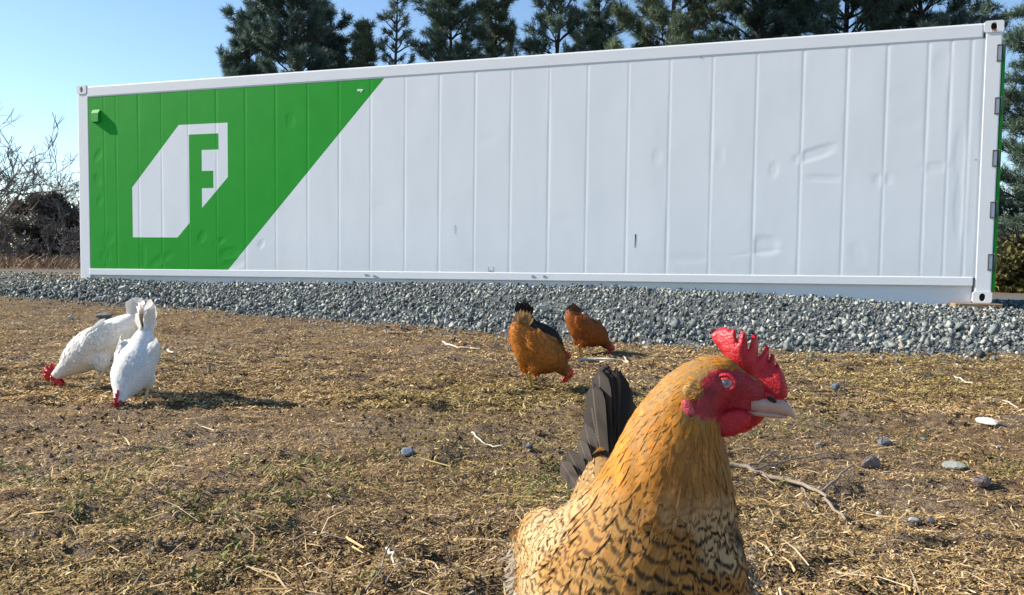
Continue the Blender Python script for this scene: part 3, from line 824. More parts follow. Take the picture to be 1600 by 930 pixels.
# bare deciduous trees and brush past the green end
def bare_tree(px, depth, top_y, seed, label, spread=0.55, levels=5, name='bare_tree', group='bare trees past the green end', r0=0.09, cat='tree', lean=(0, 0), thick=1.0, bark_m=None, split=0.35):
    rs = np.random.default_rng(seed)
    b = at(px, 430, depth); g = float(gz(b[0], b[1], False)) - 0.03
    h = at(px, top_y, depth)[2] - g
    root = empty(name, (b[0], b[1], g)); tag(root, label, cat, group)
    trunk, limbs = MB(), MB()
    def grow(p, d, L, r, lev, mb):
        n_ = 4 if lev < 3 else 3
        pts, q, dd = [p], p.copy(), d.copy()
        for i in range(n_):
            dd = dd + rs.normal(0, 0.13, 3) + np.array([0, 0, 0.05]); dd /= np.linalg.norm(dd)
            q = q + dd * L / n_; pts.append(q.copy())
        r1 = r * 0.62
        mb.tube(pts, list(np.linspace(r, r1, len(pts)) * thick), 7 if lev == 0 else (5 if lev < 3 else 3), False)
        if lev >= levels: return
        k = rs.integers(2, 4) if lev < 2 else rs.integers(2, 4)
        for j in range(k):
            nd = dd + rs.normal(0, spread, 3); nd[2] += 0.12; nd /= np.linalg.norm(nd)
            grow(pts[-1], nd, L * (0.62 + 0.25 * rs.random()), max(r1 * 0.8, 0.011), lev + 1, limbs)
        for j in range(2):
            i = rs.integers(1, n_); nd = dd + rs.normal(0, spread * 1.3, 3); nd /= np.linalg.norm(nd)
            if lev > 0 or rs.random() < 0.5: grow(pts[i], nd, L * (0.45 + 0.3 * rs.random()), max(r1 * 0.5, 0.010), lev + 2 if lev + 2 <= levels else levels, limbs)
    grow(np.zeros(3), np.array([lean[0], lean[1], 1.0]), h * split, r0, 0, trunk)
    zmax = max(v[2] for v in limbs.v); s = h / zmax
    trunk.v = [(v[0] * s, v[1] * s, v[2] * s) for v in trunk.v]; limbs.v = [(v[0] * s, v[1] * s, v[2] * s) for v in limbs.v]
    trunk.build('trunk', bark_m or bare_bark, root, True); limbs.build('crown', bark_m or bare_bark, root)
    return root
bare_tree(-6, 23, 185, 3, 'bare tree with long bough reaching over the brush towards the container', 0.5, 5, r0=0.10, lean=(0.12, 0))
bare_tree(-60, 25, 120, 5, 'tall bare tree standing apart at the far side of the brush', 0.5, 5, r0=0.12)
bare_tree(30, 30, 288, 8, 'thin bare tree behind the round dark evergreen', 0.6, 5, r0=0.07)
bare_tree(105, 31, 282, 9, 'twiggy bare tree close against the container’s green end', 0.6, 5, r0=0.07)
bare_tree(78, 34, 275, 12, 'pale bare tree far behind the round dark evergreen', 0.6, 5, r0=0.07)
bare_tree(125, 27, 300, 14, 'small bare tree half behind the container’s green end', 0.6, 5, r0=0.06)
bare_tree(48, 29, 232, 21, 'slender bare tree rising behind the low tangled brush', 0.55, 5, r0=0.07)
bare_tree(-28, 24, 205, 22, 'bare tree leaning out beside the long-boughed tree', 0.55, 5, r0=0.09, lean=(0.2, 0))
bare_tree(15, 27, 300, 17, 'bare sapling crowding the foot of the long-boughed tree', 0.6, 5, r0=0.05)
for i, (px, dp, ty, lb) in enumerate([(20, 24, 345, 'tangled brown brush under the long-boughed bare tree'), (50, 22, 370, 'low tangled brush in front of the round dark evergreen'),
                                      (100, 23, 350, 'tangled brown brush close against the container’s white corner post'), (-40, 24, 330, 'dense brush at the foot of the tall bare tree'),
                                      (72, 24.5, 322, 'twiggy brush wrapped round the round dark evergreen'), (5, 26, 318, 'thicket of pale twigs between the two tall bare trees'), (88, 29, 312, 'twiggy thicket behind the smaller dark evergreen'), (38, 28, 310, 'tall twiggy thicket behind the low tangled brush'), (-15, 21, 380, 'low thorny brush beside the plank'), (120, 21, 375, 'low brush behind the container’s green end')]):
    bare_tree(px, dp, ty, 40 + i, lb, 0.8, 5, 'bare_bush', 'bare brush past the green end', 0.06, 'bush', split=0.22)

# round dark evergreen
leaf_m = attr_mat('evergreen_leaves', 0.65, 0.25, 0.25, 3.0, translucent=0.15)
def leafy(px, depth, top_y, rx, rz, seed, label, tone, n=9000, name='evergreen_tree', leaf=0.06, cz=0.55, group=None, cat='tree'):
    rs = np.random.default_rng(seed)
    b = at(px, 430, depth); g = float(gz(b[0], b[1], False)) - 0.03
    h = at(px, top_y, depth)[2] - g
    root = empty(name, (b[0], b[1], g)); tag(root, label, cat, group)
    m_ = MB(); m_.tube([(0, 0, 0), (0.05, 0, h * 0.4), (0, 0.04, h * 0.85)], [0.11, 0.08, 0.02], 8)
    for k in range(16):
        a, z = rs.random() * 6.28, h * (0.2 + 0.6 * rs.random()); L = rx * (0.5 + 0.4 * rs.random())
        m_.tube([(0, 0, z), (math.cos(a) * L * .5, math.sin(a) * L * .5, z + 0.15), (math.cos(a) * L, math.sin(a) * L, z + 0.45)], [0.035, 0.022, 0.008], 5, False)
    m_.build('trunk', pine_bark, root, True)
    nl = 46
    C_ = rs.normal(size=(nl, 3)); C_ /= np.linalg.norm(C_, axis=1)[:, None]; C_ *= (0.35 + 0.6 * rs.random((nl, 1)) ** 0.5)
    C_ = C_ * np.array([rx, rx, rz]) + np.array([0, 0, h - rz * 1.02])
    w = rs.integers(0, nl, n)
    off = rs.normal(size=(n, 3)); off /= np.linalg.norm(off, axis=1)[:, None]; off *= (rs.random((n, 1)) ** 0.4)
    P = C_[w] + off * np.array([0.36, 0.36, 0.27]) * rx * 0.75
    P[:, 2] = np.clip(P[:, 2], 0.05, None)
    d = off + rs.normal(0, 0.5, off.shape); d /= np.linalg.norm(d, axis=1)[:, None]
    s = np.cross(d, rs.normal(size=d.shape)); s /= np.linalg.norm(s, axis=1)[:, None]
    L = leaf * (0.7 + 0.8 * rs.random((n, 1)))
    V = np.stack([P, P + d * L * 0.5 + s * L * 0.28, P + d * L, P + d * L * 0.5 - s * L * 0.28], 1).reshape(-1, 3)
    cl = np.array(tone) * (0.55 + 0.9 * rs.random((nl, 1)))[w] * (0.75 + 0.5 * rs.random((n, 1)))
    mesh('crown', V, np.arange(len(V)).reshape(-1, 4), leaf_m, root, attrs={'Col': ('FLOAT_COLOR', np.repeat(cl, 4, 0))})
    return root
leafy(76, 26, 292, 1.0, 1.3, 5, 'round dark evergreen tree among bare brush', (0.135, 0.120, 0.100), 30000, leaf=0.075)
leafy(108, 28, 345, 0.7, 0.9, 6, 'smaller dark evergreen beside the round dark evergreen', (0.125, 0.115, 0.09), 10000, leaf=0.075)
leafy(1596, 13.5, 376, 0.70, 0.52, 7, 'low olive-brown evergreen bush beside the container doors', (0.11, 0.10, 0.035), 9000, 'evergreen_bush', leaf=0.075, cat='bush')
leafy(1690, 15.5, 365, 0.9, 0.6, 8, 'wide olive bush standing past the container doors', (0.09, 0.09, 0.035), 9000, 'evergreen_bush', leaf=0.075, cat='bush')

# tan weeds in front of the brush
x = RNG.uniform(-15, -5.5, 1500); y = RNG.uniform(18, 21.5, 1500)
k = ~(((np.stack([x, y], 1) - C_ORG) @ CE > -0.3)); x, y = x[k], y[k]; m = len(x)
cols = np.array([(0.24, 0.17, 0.11), (0.16, 0.11, 0.07), (0.30, 0.22, 0.15)])[RNG.integers(0, 3, m)]
tag(strips(x, y, 0.15 + 0.25 * RNG.random(m), np.full(m, 0.02), RNG.random(m) * 6.283, 1.0 + 0.45 * RNG.random(m), np.zeros(m), RNG.normal(0, .3, m), cols, 'dry_weeds', straw_m),
    'tall tan dead weeds in front of the brush', 'weeds', kind='stuff')
# far wood closing the view
def wood_far():
    rs = np.random.default_rng(77); n = 26000
    a = rs.uniform(R(35), R(145), n); d = rs.uniform(60, 85, n)
    x, y = np.cos(a) * d, np.sin(a) * d
    hgt = 2.2 + 2.6 * fbm(x * 0.12, y * 0.12, 301, 3)
    z = hgt * rs.random(n) ** 0.8
    P = np.stack([x, y, z], 1); dv = rs.normal(size=(n, 3)); dv[:, 2] = np.abs(dv[:, 2]) + 0.6; dv /= np.linalg.norm(dv, axis=1)[:, None]
    s = np.cross(dv, rs.normal(size=dv.shape)); s /= np.linalg.norm(s, axis=1)[:, None]
    L = 0.5 + 0.9 * rs.random((n, 1))
    V = np.stack([P - s * 0.05, P + s * 0.05, P + dv * L], 1).reshape(-1, 3)
    cl = np.array([(0.15, 0.125, 0.11), (0.10, 0.09, 0.08), (0.20, 0.17, 0.15)])[rs.integers(0, 3, n)]
    tag(mesh('far_wood', V, np.arange(len(V)).reshape(-1, 3), leaf_m, attrs={'Col': ('FLOAT_COLOR', np.repeat(cl, 3, 0))}), 'grey-brown bare wood far off beyond the field', 'wood', kind='stuff')
wood_far()

# ------------------------------------------------------------------ hens
n = N('plumage', 0.62, 0.25)
fu = n.node('ShaderNodeSeparateXYZ'); n.put(fu.inputs[0], n.attr('fuv', 'Vector'))
T_, C_c, R_r = fu.outputs
ph = n.math('ADD', n.math('MULTIPLY_ADD', T_, 2.2, -1.42), n.math('ADD', n.math('MULTIPLY', R_r, 0.25), n.math('MULTIPLY', n.noise(260, 2), 0.30)))
ph = n.math('ADD', ph, n.math('MULTIPLY', n.math('MULTIPLY', C_c, C_c), 0.34))
bars = n.ramp(n.math('SINE', n.math('MULTIPLY', ph, 6.283)), [(0.0, 0.0), (0.95, 1.0)])
cc = n.mix(n.math('MULTIPLY', bars, n.attr('amt', 'Fac')), n.attr('Col'), n.attr('Bar'))
shaft = n.math('MULTIPLY', n.math('LESS_THAN', n.math('ABSOLUTE', C_c), 0.07), 0.25)
cc = n.mix(shaft, cc, n.mix(0.5, cc, (0.8, 0.68, 0.5)))
barb = n.node('ShaderNodeTexWave'); barb.inputs['Scale'].default_value = 1.0
comb_in = n.node('ShaderNodeCombineXYZ')
n.put(comb_in.inputs[0], n.math('MULTIPLY', n.math('SUBTRACT', T_, n.math('MULTIPLY', n.math('ABSOLUTE', C_c), 0.25)), 9.0))
n.put(barb.inputs['Vector'], comb_in.outputs[0]); barb.inputs['Distortion'].default_value = 1.2
cc = n.mix(1.0, cc, n.ramp(barb.outputs['Fac'], [(0.0, 0.80), (1.0, 1.08)]), 'MULTIPLY')
n.color(cc)
tr = n.node('ShaderNodeBsdfTranslucent'); n.put(tr.inputs[0], cc)
mxs = n.node('ShaderNodeMixShader'); mxs.inputs[0].default_value = 0.28
n.t.links.new(n.b.outputs[0], mxs.inputs[1]); n.t.links.new(tr.outputs[0], mxs.inputs[2])
# soft ragged vane edges, and shading that follows the body under the coat
vt = n.node('ShaderNodeVectorTransform', vector_type='NORMAL', convert_from='OBJECT', convert_to='WORLD'); n.put(vt.inputs[0], n.attr('nrm', 'Vector'))
vm = n.node('ShaderNodeMix', data_type='VECTOR'); vm.inputs['Factor'].default_value = 0.40
gm = n.node('ShaderNodeNewGeometry'); fl = n.node('ShaderNodeVectorMath', operation='SCALE'); n.put(fl.inputs[0], vt.outputs[0]); dt = n.node('ShaderNodeVectorMath', operation='DOT_PRODUCT'); n.put(dt.inputs[0], vt.outputs[0]); n.put(dt.inputs[1], gm.outputs['Normal']); n.put(fl.inputs['Scale'], n.math('SIGN', dt.outputs['Value']))
n.put(vm.inputs[4], fl.outputs[0]); n.put(vm.inputs[5], gm.outputs['Normal'])
vn = n.node('ShaderNodeVectorMath', operation='NORMALIZE'); n.put(vn.inputs[0], vm.outputs[1])
n.put(n.b.inputs['Normal'], vn.outputs[0])
rag = n.node('ShaderNodeCombineXYZ')
n.put(rag.inputs[0], n.math('MULTIPLY', n.math('SUBTRACT', T_, n.math('MULTIPLY', n.math('ABSOLUTE', C_c), 0.25)), 16.0)); n.put(rag.inputs[1], n.math('MULTIPLY', R_r, 91.0)); n.put(rag.inputs[2], n.math('MULTIPLY', C_c, 1.3))
rn = n.node('ShaderNodeTexNoise'); rn.inputs['Scale'].default_value = 1.0; rn.inputs['Detail'].default_value = 2; n.put(rn.inputs['Vector'], rag.outputs[0])
tt_ = n.math('MAXIMUM', n.math('SUBTRACT', T_, 0.45), 0.0)
ed_ = n.math('ADD', n.math('POWER', n.math('ABSOLUTE', C_c), 3.0), n.math('MULTIPLY', n.math('MULTIPLY', tt_, tt_), 3.0))
al = n.ramp(n.math('MULTIPLY', n.attr('rag', 'Fac'), n.math('ADD', ed_, n.math('MULTIPLY_ADD', rn.outputs['Fac'], 1.1, -0.55))), [(0.45, 1.0), (0.80, 0.0)])
tp = n.node('ShaderNodeBsdfTransparent'); ms = n.node('ShaderNodeMixShader'); n.put(ms.inputs[0], al)
n.t.links.new(tp.outputs[0], ms.inputs[1]); n.t.links.new(mxs.outputs[0], ms.inputs[2]); n.t.links.new(ms.outputs[0], n.t.nodes['Material Output'].inputs[0])
plum_m = n.done()
skin_m = attr_mat('hen_body', 0.7, 0.25, 0.25, 220, 0.25)

def flesh(name, c0, c1, scale):
    n = N(name, 0.48, 0.4)
    f = n.noise(scale, 4); v = n.node('ShaderNodeTexVoronoi'); v.inputs['Scale'].default_value = scale * 2.2; n.put(v.inputs[0], n.obj())
    cl = n.mix(f, c0, c1); cl = n.mix(1.0, cl, n.ramp(n.noise(scale * 0.28, 5), [(0.3, 0.55), (0.5, 1.0), (0.72, (1.25, 1.9, 1.9))]), 'MULTIPLY')
    n.color(cl); n.b.inputs['Subsurface Weight'].default_value = 0.25
    n.b.inputs['Subsurface Radius'].default_value = (0.006, 0.0015, 0.001); n.b.inputs['Subsurface Scale'].default_value = 0.6
    n.bump(n.math('ADD', n.math('MULTIPLY', v.outputs['Distance'], 0.5), n.math('ADD', f, n.noise(scale * 0.35, 5))), 0.45, 0.0018)
    return n.done()
comb_m = flesh('comb_flesh', (0.40, 0.006, 0.012), (0.60, 0.018, 0.028), 230)
comb_far_m = flesh('comb_flesh_far', (0.50, 0.012, 0.020), (0.62, 0.03, 0.035), 160)
face_m = flesh('face_skin', (0.22, 0.008, 0.014), (0.46, 0.025, 0.035), 300)
lobe_m = flesh('earlobe_flesh', (0.40, 0.010, 0.022), (0.58, 0.12, 0.14), 420)
beak_m = plain('horn_beak', (0.48, 0.31, 0.25), 0.4, 0.25, 90, 0.1, 0.001, 0.5)
nostril_m = plain('nostril', (0.03, 0.012, 0.012), 0.7, 0.2, 50, 0)
shank_m = plain('yellow_shank', (0.50, 0.33, 0.10), 0.6, 0.3, 200, 0.3, 0.001)
pale_shank_m = plain('pale_shank', (0.62, 0.50, 0.33), 0.6, 0.25, 200, 0.3, 0.001)
eye_m = plain('dark_eye', (0.03, 0.015, 0.008), 0.1, 0.2, 50, 0, spec=0.6)
n = N('milky_eye', 0.08, 0.6)
d = n.node('ShaderNodeVectorMath', operation='LENGTH'); n.put(d.inputs[0], n.attr('disc', 'Vector'))
n.color(n.ramp(d.outputs['Value'], [(0.0, (0.10, 0.12, 0.20)), (0.28, (0.15, 0.16, 0.21)), (0.50, (0.34, 0.32, 0.33)), (0.78, (0.40, 0.32, 0.31)), (0.97, (0.35, 0.10, 0.10))]))
milky_m = n.done()

def sphere_tpl(nu=14, nv=9):
    v, f = [(0, 0, 1)], []
    for i in range(1, nv):
        th = math.pi * i / nv
        v += [(math.sin(th) * math.cos(2 * math.pi * k / nu), math.sin(th) * math.sin(2 * math.pi * k / nu), math.cos(th)) for k in range(nu)]
    v.append((0, 0, -1))
    for k in range(nu): f.append((0, 1 + k, 1 + (k + 1) % nu))
    for i in range(nv - 2):
        for k in range(nu): f.append((1 + i * nu + k, 1 + (i + 1) * nu + k, 1 + (i + 1) * nu + (k + 1) % nu, 1 + i * nu + (k + 1) % nu))
    e = len(v) - 1
    for k in range(nu): f.append((e, e - nu + (k + 1) % nu, e - nu + k))
    return np.array(v, float), f
SPH = sphere_tpl()

def crspline(K, k=8):
    K = np.array(K, float); out = []
    for i in range(len(K) - 1):
        p0, p1, p2, p3 = K[max(i - 1, 0)], K[i], K[i + 1], K[min(i + 2, len(K) - 1)]
        for s in range(k):
            t = s / k
            out.append(0.5 * (2 * p1 + (p2 - p0) * t + (2 * p0 - 5 * p1 + 4 * p2 - p3) * t * t + (3 * p1 - p0 - 3 * p2 + p3) * t ** 3))
    return np.array(out + [K[-1]])

def body_mesh(spine, blobs, voxel, side):
    """union of ellipsoids strung along the spine, remeshed into one continuous skin"""
    m_ = MB()
    S = crspline(spine)
    T = np.gradient(S[:, :3], axis=0); T /= np.linalg.norm(T, axis=1)[:, None] + 1e-9
    for p, t in zip(S, T):
        sd = side - t * (side @ t); sd /= np.linalg.norm(sd); nn = np.cross(t, sd)
        M = np.stack([t * p[4] * 0.9, sd * p[3], nn * p[4]], 0)
        m_.add(SPH[0] @ M + p[:3], SPH[1])
    for (c, ax, rr) in blobs:
        m_.add((SPH[0] * np.array(rr)) @ np.array(ax) + np.array(c), SPH[1])
    o = m_.build('tmp_body', None)
    r = o.modifiers.new('r', 'REMESH'); r.mode = 'VOXEL'; r.voxel_size = voxel
    s = o.modifiers.new('s', 'SMOOTH'); s.factor = 0.5; s.iterations = 7
    dg = bpy.context.evaluated_depsgraph_get(); dg.update()
    me = bpy.data.meshes.new_from_object(o.evaluated_get(dg))
    nv = len(me.vertices); co = np.zeros(nv * 3, np.float32); me.vertices.foreach_get('co', co); co = co.reshape(-1, 3)
    polys = [tuple(p.vertices) for p in me.polygons]
    old = o.data; bpy.data.objects.remove(o); bpy.data.meshes.remove(old); bpy.data.meshes.remove(me)
    return co.astype(float), polys, S, T

def nearest(S, P):
    d = ((P[:, None, :] - S[None, :, :3]) ** 2).sum(2) / (S[None, :, 3] ** 2)
    return d.argmin(1)

def feather_mesh(P, D, Nn, L, W, lift, base, bar, amt, name, parent, rows=5, shape='round', rs=RNG, mat=None, vcol=None):
    n = len(P)
    D = D - Nn * (D * Nn).sum(1)[:, None]; D /= np.linalg.norm(D, axis=1)[:, None] + 1e-9
    S = np.cross(Nn, D)
    ts = np.linspace(0, 1, rows)
    prof = {'round': np.sin(np.pi * np.clip(ts * 0.80 + 0.16, 0, 1)) ** 0.75, 'hackle': np.interp(ts, [0, .25, .5, .75, 1], [0.5, 0.95, 0.9, 0.62, 0.08]),
            'long': np.where(ts > 0.8, np.sqrt(np.clip(1 - ((ts - 0.8) / 0.2) ** 2, 0.02, 1)), 0.55 + 0.45 * ts / 0.8)}[shape]
    V = np.zeros((n, rows, 3, 3)); fuv = np.zeros((n, rows, 3, 3))
    rnd = rs.random(n)
    tw = rs.normal(0, 0.12, n)
    for i, t in enumerate(ts):
        for j, c in enumerate((-1, 0, 1)):
            h = lift * (t - 0.45 * t * t) - (abs(c) * 0.16 * W / 2) + c * tw * W * 0.5 * t
            drop = -0.12 * (1 - prof[i]) * (abs(c))
            V[:, i, j] = P + D * (L * (t + (0.03 * abs(c) * -1)))[:, None] + S * (c * W / 2 * prof[i])[:, None] + Nn * (h - 0.001)[:, None]
            fuv[:, i, j] = np.stack([np.full(n, t), np.full(n, c), rnd], 1)
    nvf = rows * 3
    q = []
    for i in range(rows - 1):
        for j in range(2): q.append((i * 3 + j, i * 3 + j + 1, (i + 1) * 3 + j + 1, (i + 1) * 3 + j))
    F = (np.arange(n)[:, None, None] * nvf + np.array(q)[None]).reshape(-1, 4)
    rep = lambda a: np.repeat(a, nvf, 0)
    vc = rep(base) if vcol is None else vcol(V.reshape(-1, 3), rep(base))
    return mesh(name, V.reshape(-1, 3), F, mat or plum_m, parent, smooth=True, attrs={'Col': ('FLOAT_COLOR', vc), 'Bar': ('FLOAT_COLOR', rep(bar)), 'amt': ('FLOAT', rep(amt)), 'fuv': ('FLOAT_VECTOR', fuv.reshape(-1, 3)), 'nrm': ('FLOAT_VECTOR', rep(Nn)), 'rag': ('FLOAT', np.full(n * nvf, 0.24 if shape == 'long' else 1.0))})

def sample_surface(co, polys, n, rs):
    tri = []
    for p in polys:
        for k in range(1, len(p) - 1): tri.append((p[0], p[k], p[k + 1]))
    tri = np.array(tri); a, b, c = co[tri[:, 0]], co[tri[:, 1]], co[tri[:, 2]]
    cr = np.cross(b - a, c - a); ar = np.linalg.norm(cr, axis=1)
    w = rs.choice(len(tri), n, p=ar / ar.sum())
    r1, r2 = np.sqrt(rs.random((n, 1))), rs.random((n, 1))
    return a[w] * (1 - r1) + b[w] * r1 * (1 - r2) + c[w] * r1 * r2, (cr / (ar[:, None] + 1e-12))[w]

def thin_out(P, rad):
    cell = rad.max(); grid = {}; keep = []
    K = np.floor(P / cell).astype(int)
    for i in range(len(P)):
        kx, ky, kz = K[i]; ok = True
        for dx in (-1, 0, 1):
            for dy in (-1, 0, 1):
                for dz in (-1, 0, 1):
                    for j in grid.get((kx + dx, ky + dy, kz + dz), ()):
                        e = P[i] - P[j]
                        if e @ e < (rad[i]) ** 2: ok = False; break
                    if not ok: break
                if not ok: break
            if not ok: break
        if ok: keep.append(i); grid.setdefault((kx, ky, kz), []).append(i)
    return np.array(keep)

def plate(outline, thick, step, frame, name, mat, parent, tilt=None, rough=0.0):
    """a fleshy plate with rounded rim from a closed outline (a, b) in a head frame (origin, F, U, S)"""
    O, F, U, S = frame
    P = np.array(outline, float); E = []
    for p, q in zip(P, np.roll(P, -1, 0)):
        k = max(1, int(np.linalg.norm(q - p) / step)); E += [p + (q - p) * i / k for i in range(k)]
    E = np.array(E); n = len(E)
    lo, hi = E.min(0), E.max(0)
    ga, gb = np.meshgrid(np.arange(lo[0], hi[0], step), np.arange(lo[1], hi[1], step)); G = np.stack([ga.ravel(), gb.ravel()], 1) + RNG.normal(0, step * 0.1, (ga.size, 2))
    def inside(Q):
        r = np.zeros(len(Q), bool); j = n - 1
        for i in range(n):
            (xi, yi), (xj, yj) = E[i], E[j]
            cnd = ((yi > Q[:, 1]) != (yj > Q[:, 1])) & (Q[:, 0] < (xj - xi) * (Q[:, 1] - yi) / (yj - yi + 1e-15) + xi); r ^= cnd; j = i
        return r
    def rim(Q):
        A, B = E, np.roll(E, -1, 0); AB = B - A
        t = np.clip(((Q[:, None] - A) * AB).sum(2) / ((AB * AB).sum(1) + 1e-15), 0, 1)
        return np.linalg.norm(Q[:, None] - (A + AB * t[..., None]), axis=2).min(1)
    G = G[inside(G)]; G = G[rim(G) > step * 0.45]
    allp = np.concatenate([E, G])
    r = geometry.delaunay_2d_cdt([Vector(p) for p in allp], [(i, (i + 1) % n) for i in range(n)], [], 1, 1e-9)
    V2 = np.array([v[:] for v in r[0]]); T2 = [tuple(f) for f in r[2]]
    d = rim(V2); th = thick / 2 * np.sqrt(np.clip(1 - (1 - np.clip(d / (thick * 0.8), 0, 1)) ** 2, 0, 1))
    th = th + rough * RNG.normal(0, 1, len(th)) * (d > step * 0.4)
    off = tilt(V2) if tilt is not None else np.zeros(len(V2))
    mk = lambda sg: O + V2[:, :1] * F + V2[:, 1:2] * U + (off + sg * th)[:, None] * S
    V = np.concatenate([mk(1), mk(-1)]); m = len(V2)
    Fc = T2 + [tuple(i + m for i in f[::-1]) for f in T2]
    o = mesh(name, V, Fc, mat, parent, smooth=True)
    bm = bmesh.new(); bm.from_mesh(o.data); bmesh.ops.remove_doubles(bm, verts=bm.verts[:], dist=step * 0.02); bmesh.ops.recalc_face_normals(bm, faces=bm.faces[:]); bm.to_mesh(o.data); bm.free()
    o.data.polygons.foreach_set('use_smooth', [True] * len(o.data.polygons))
    return o

def ell(name, c, ax, rr, mat, parent, attrs=None, tpl=None):
    tv, tf = tpl or SPH
    return mesh(name, (tv * np.array(rr)) @ np.array(ax) + np.array(c), tf, mat, parent, smooth=True, attrs=attrs)

def loft(rings, name, mat, parent, nseg=12):
    """rings: (centre, axis_a, axis_b) half-axes"""
    m_ = MB(); v = []
    for c, a, b in rings:
        v += [np.array(c) + np.array(a) * math.cos(2 * math.pi * k / nseg) + np.array(b) * math.sin(2 * math.pi * k / nseg) for k in range(nseg)]
    f = [(i * nseg + k, i * nseg + (k + 1) % nseg, (i + 1) * nseg + (k + 1) % nseg, (i + 1) * nseg + k) for i in range(len(rings) - 1) for k in range(nseg)]
    f += [tuple(range(nseg - 1, -1, -1)), tuple((len(rings) - 1) * nseg + k for k in range(nseg))]
    m_.add(v, f)
    return m_.build(name, mat, parent, True)

def leg(root, hip, foot, fwd, mat, k=1.0):
    hip, foot = np.array(hip, float), np.array(foot, float)
    hock = hip * 0.45 + foot * 0.55 - fwd * 0.025 * k; hock[2] = foot[2] + 0.075 * k
    ank = foot + np.array([0, 0, 0.010 * k])
    m_ = MB(); m_.tube([hip, hip * 0.4 + hock * 0.6, hock, ank], [0.014 * k, 0.010 * k, 0.0068 * k, 0.0055 * k], 8)
    sd = np.array([-fwd[1], fwd[0], 0])
    for a in (-0.5, 0.0, 0.5):
        d_ = fwd * math.cos(a) + sd * math.sin(a); Lt = (0.058 if a == 0 else 0.046) * k
        m_.tube([ank, foot + d_ * Lt * 0.5 + np.array([0, 0, 0.009 * k]), foot + d_ * Lt * 0.85 + np.array([0, 0, 0.004 * k]), foot + d_ * Lt + np.array([0, 0, 0.0015])], [0.0055 * k, 0.0045 * k, 0.0035 * k, 0.001 * k], 6)
    m_.tube([ank, foot - fwd * 0.022 * k + np.array([0, 0, 0.004 * k])], [0.0045 * k, 0.002 * k], 6)
    m_.build('leg', mat, root, True)

def plume(root, co, polys, S, T, rs, ncand, rad_fn, size_fn, col_fn, shape='round', mask=None, name='plumage', flow=None, rows=5, vcol=None):
    P, Nn = sample_surface(co, polys, ncand, rs)
    if mask is not None: k = mask(P); P, Nn = P[k], Nn[k]
    ki = nearest(S, P); s = ki / (len(S) - 1)
    keep = thin_out(P, rad_fn(P, s)); P, Nn, s, ki = P[keep], Nn[keep], s[keep], ki[keep]
    D = -T[ki] + rs.normal(0, 0.10, P.shape)
    if flow is not None: D = flow(P, s, D)
    L, W, lift = size_fn(P, s)
    L = L * (0.85 + 0.3 * rs.random(len(P)))
    base, bar, amt = col_fn(P, s, rs)
    o = feather_mesh(P - D * 0.15 * L[:, None] / (np.linalg.norm(D, axis=1)[:, None] + 1e-9), D, Nn, L, W, lift, base, bar, amt, name, root, rows, shape, rs, vcol=vcol)
    o['kind'] = 'stuff'
    return o

def tail_feathers(root, base, dirs, L, W, col, bar, amt, rs, nrm=None, name='tail_feather', rows=9):
    for i, d_ in enumerate(dirs):
        d_ = np.array(d_, float); d_ /= np.linalg.norm(d_)
        nn = np.array(nrm[i] if nrm is not None else np.cross(d_, np.array([0.3, 1, 0])), float); nn -= d_ * (nn @ d_); nn /= np.linalg.norm(nn)
        c = np.array(col) * (0.88 + 0.24 * rs.random())
        b_ = np.array(base[i] if np.ndim(base) == 2 else base, float)
        feather_mesh(b_[None], d_[None], nn[None], np.array([L[i] if hasattr(L, '__len__') else L]), np.array([W]), np.array([0.10 * (L[i] if hasattr(L, '__len__') else L)]),
                     c[None], np.array(bar)[None], np.array([amt]), name, root, rows, 'long', rs)

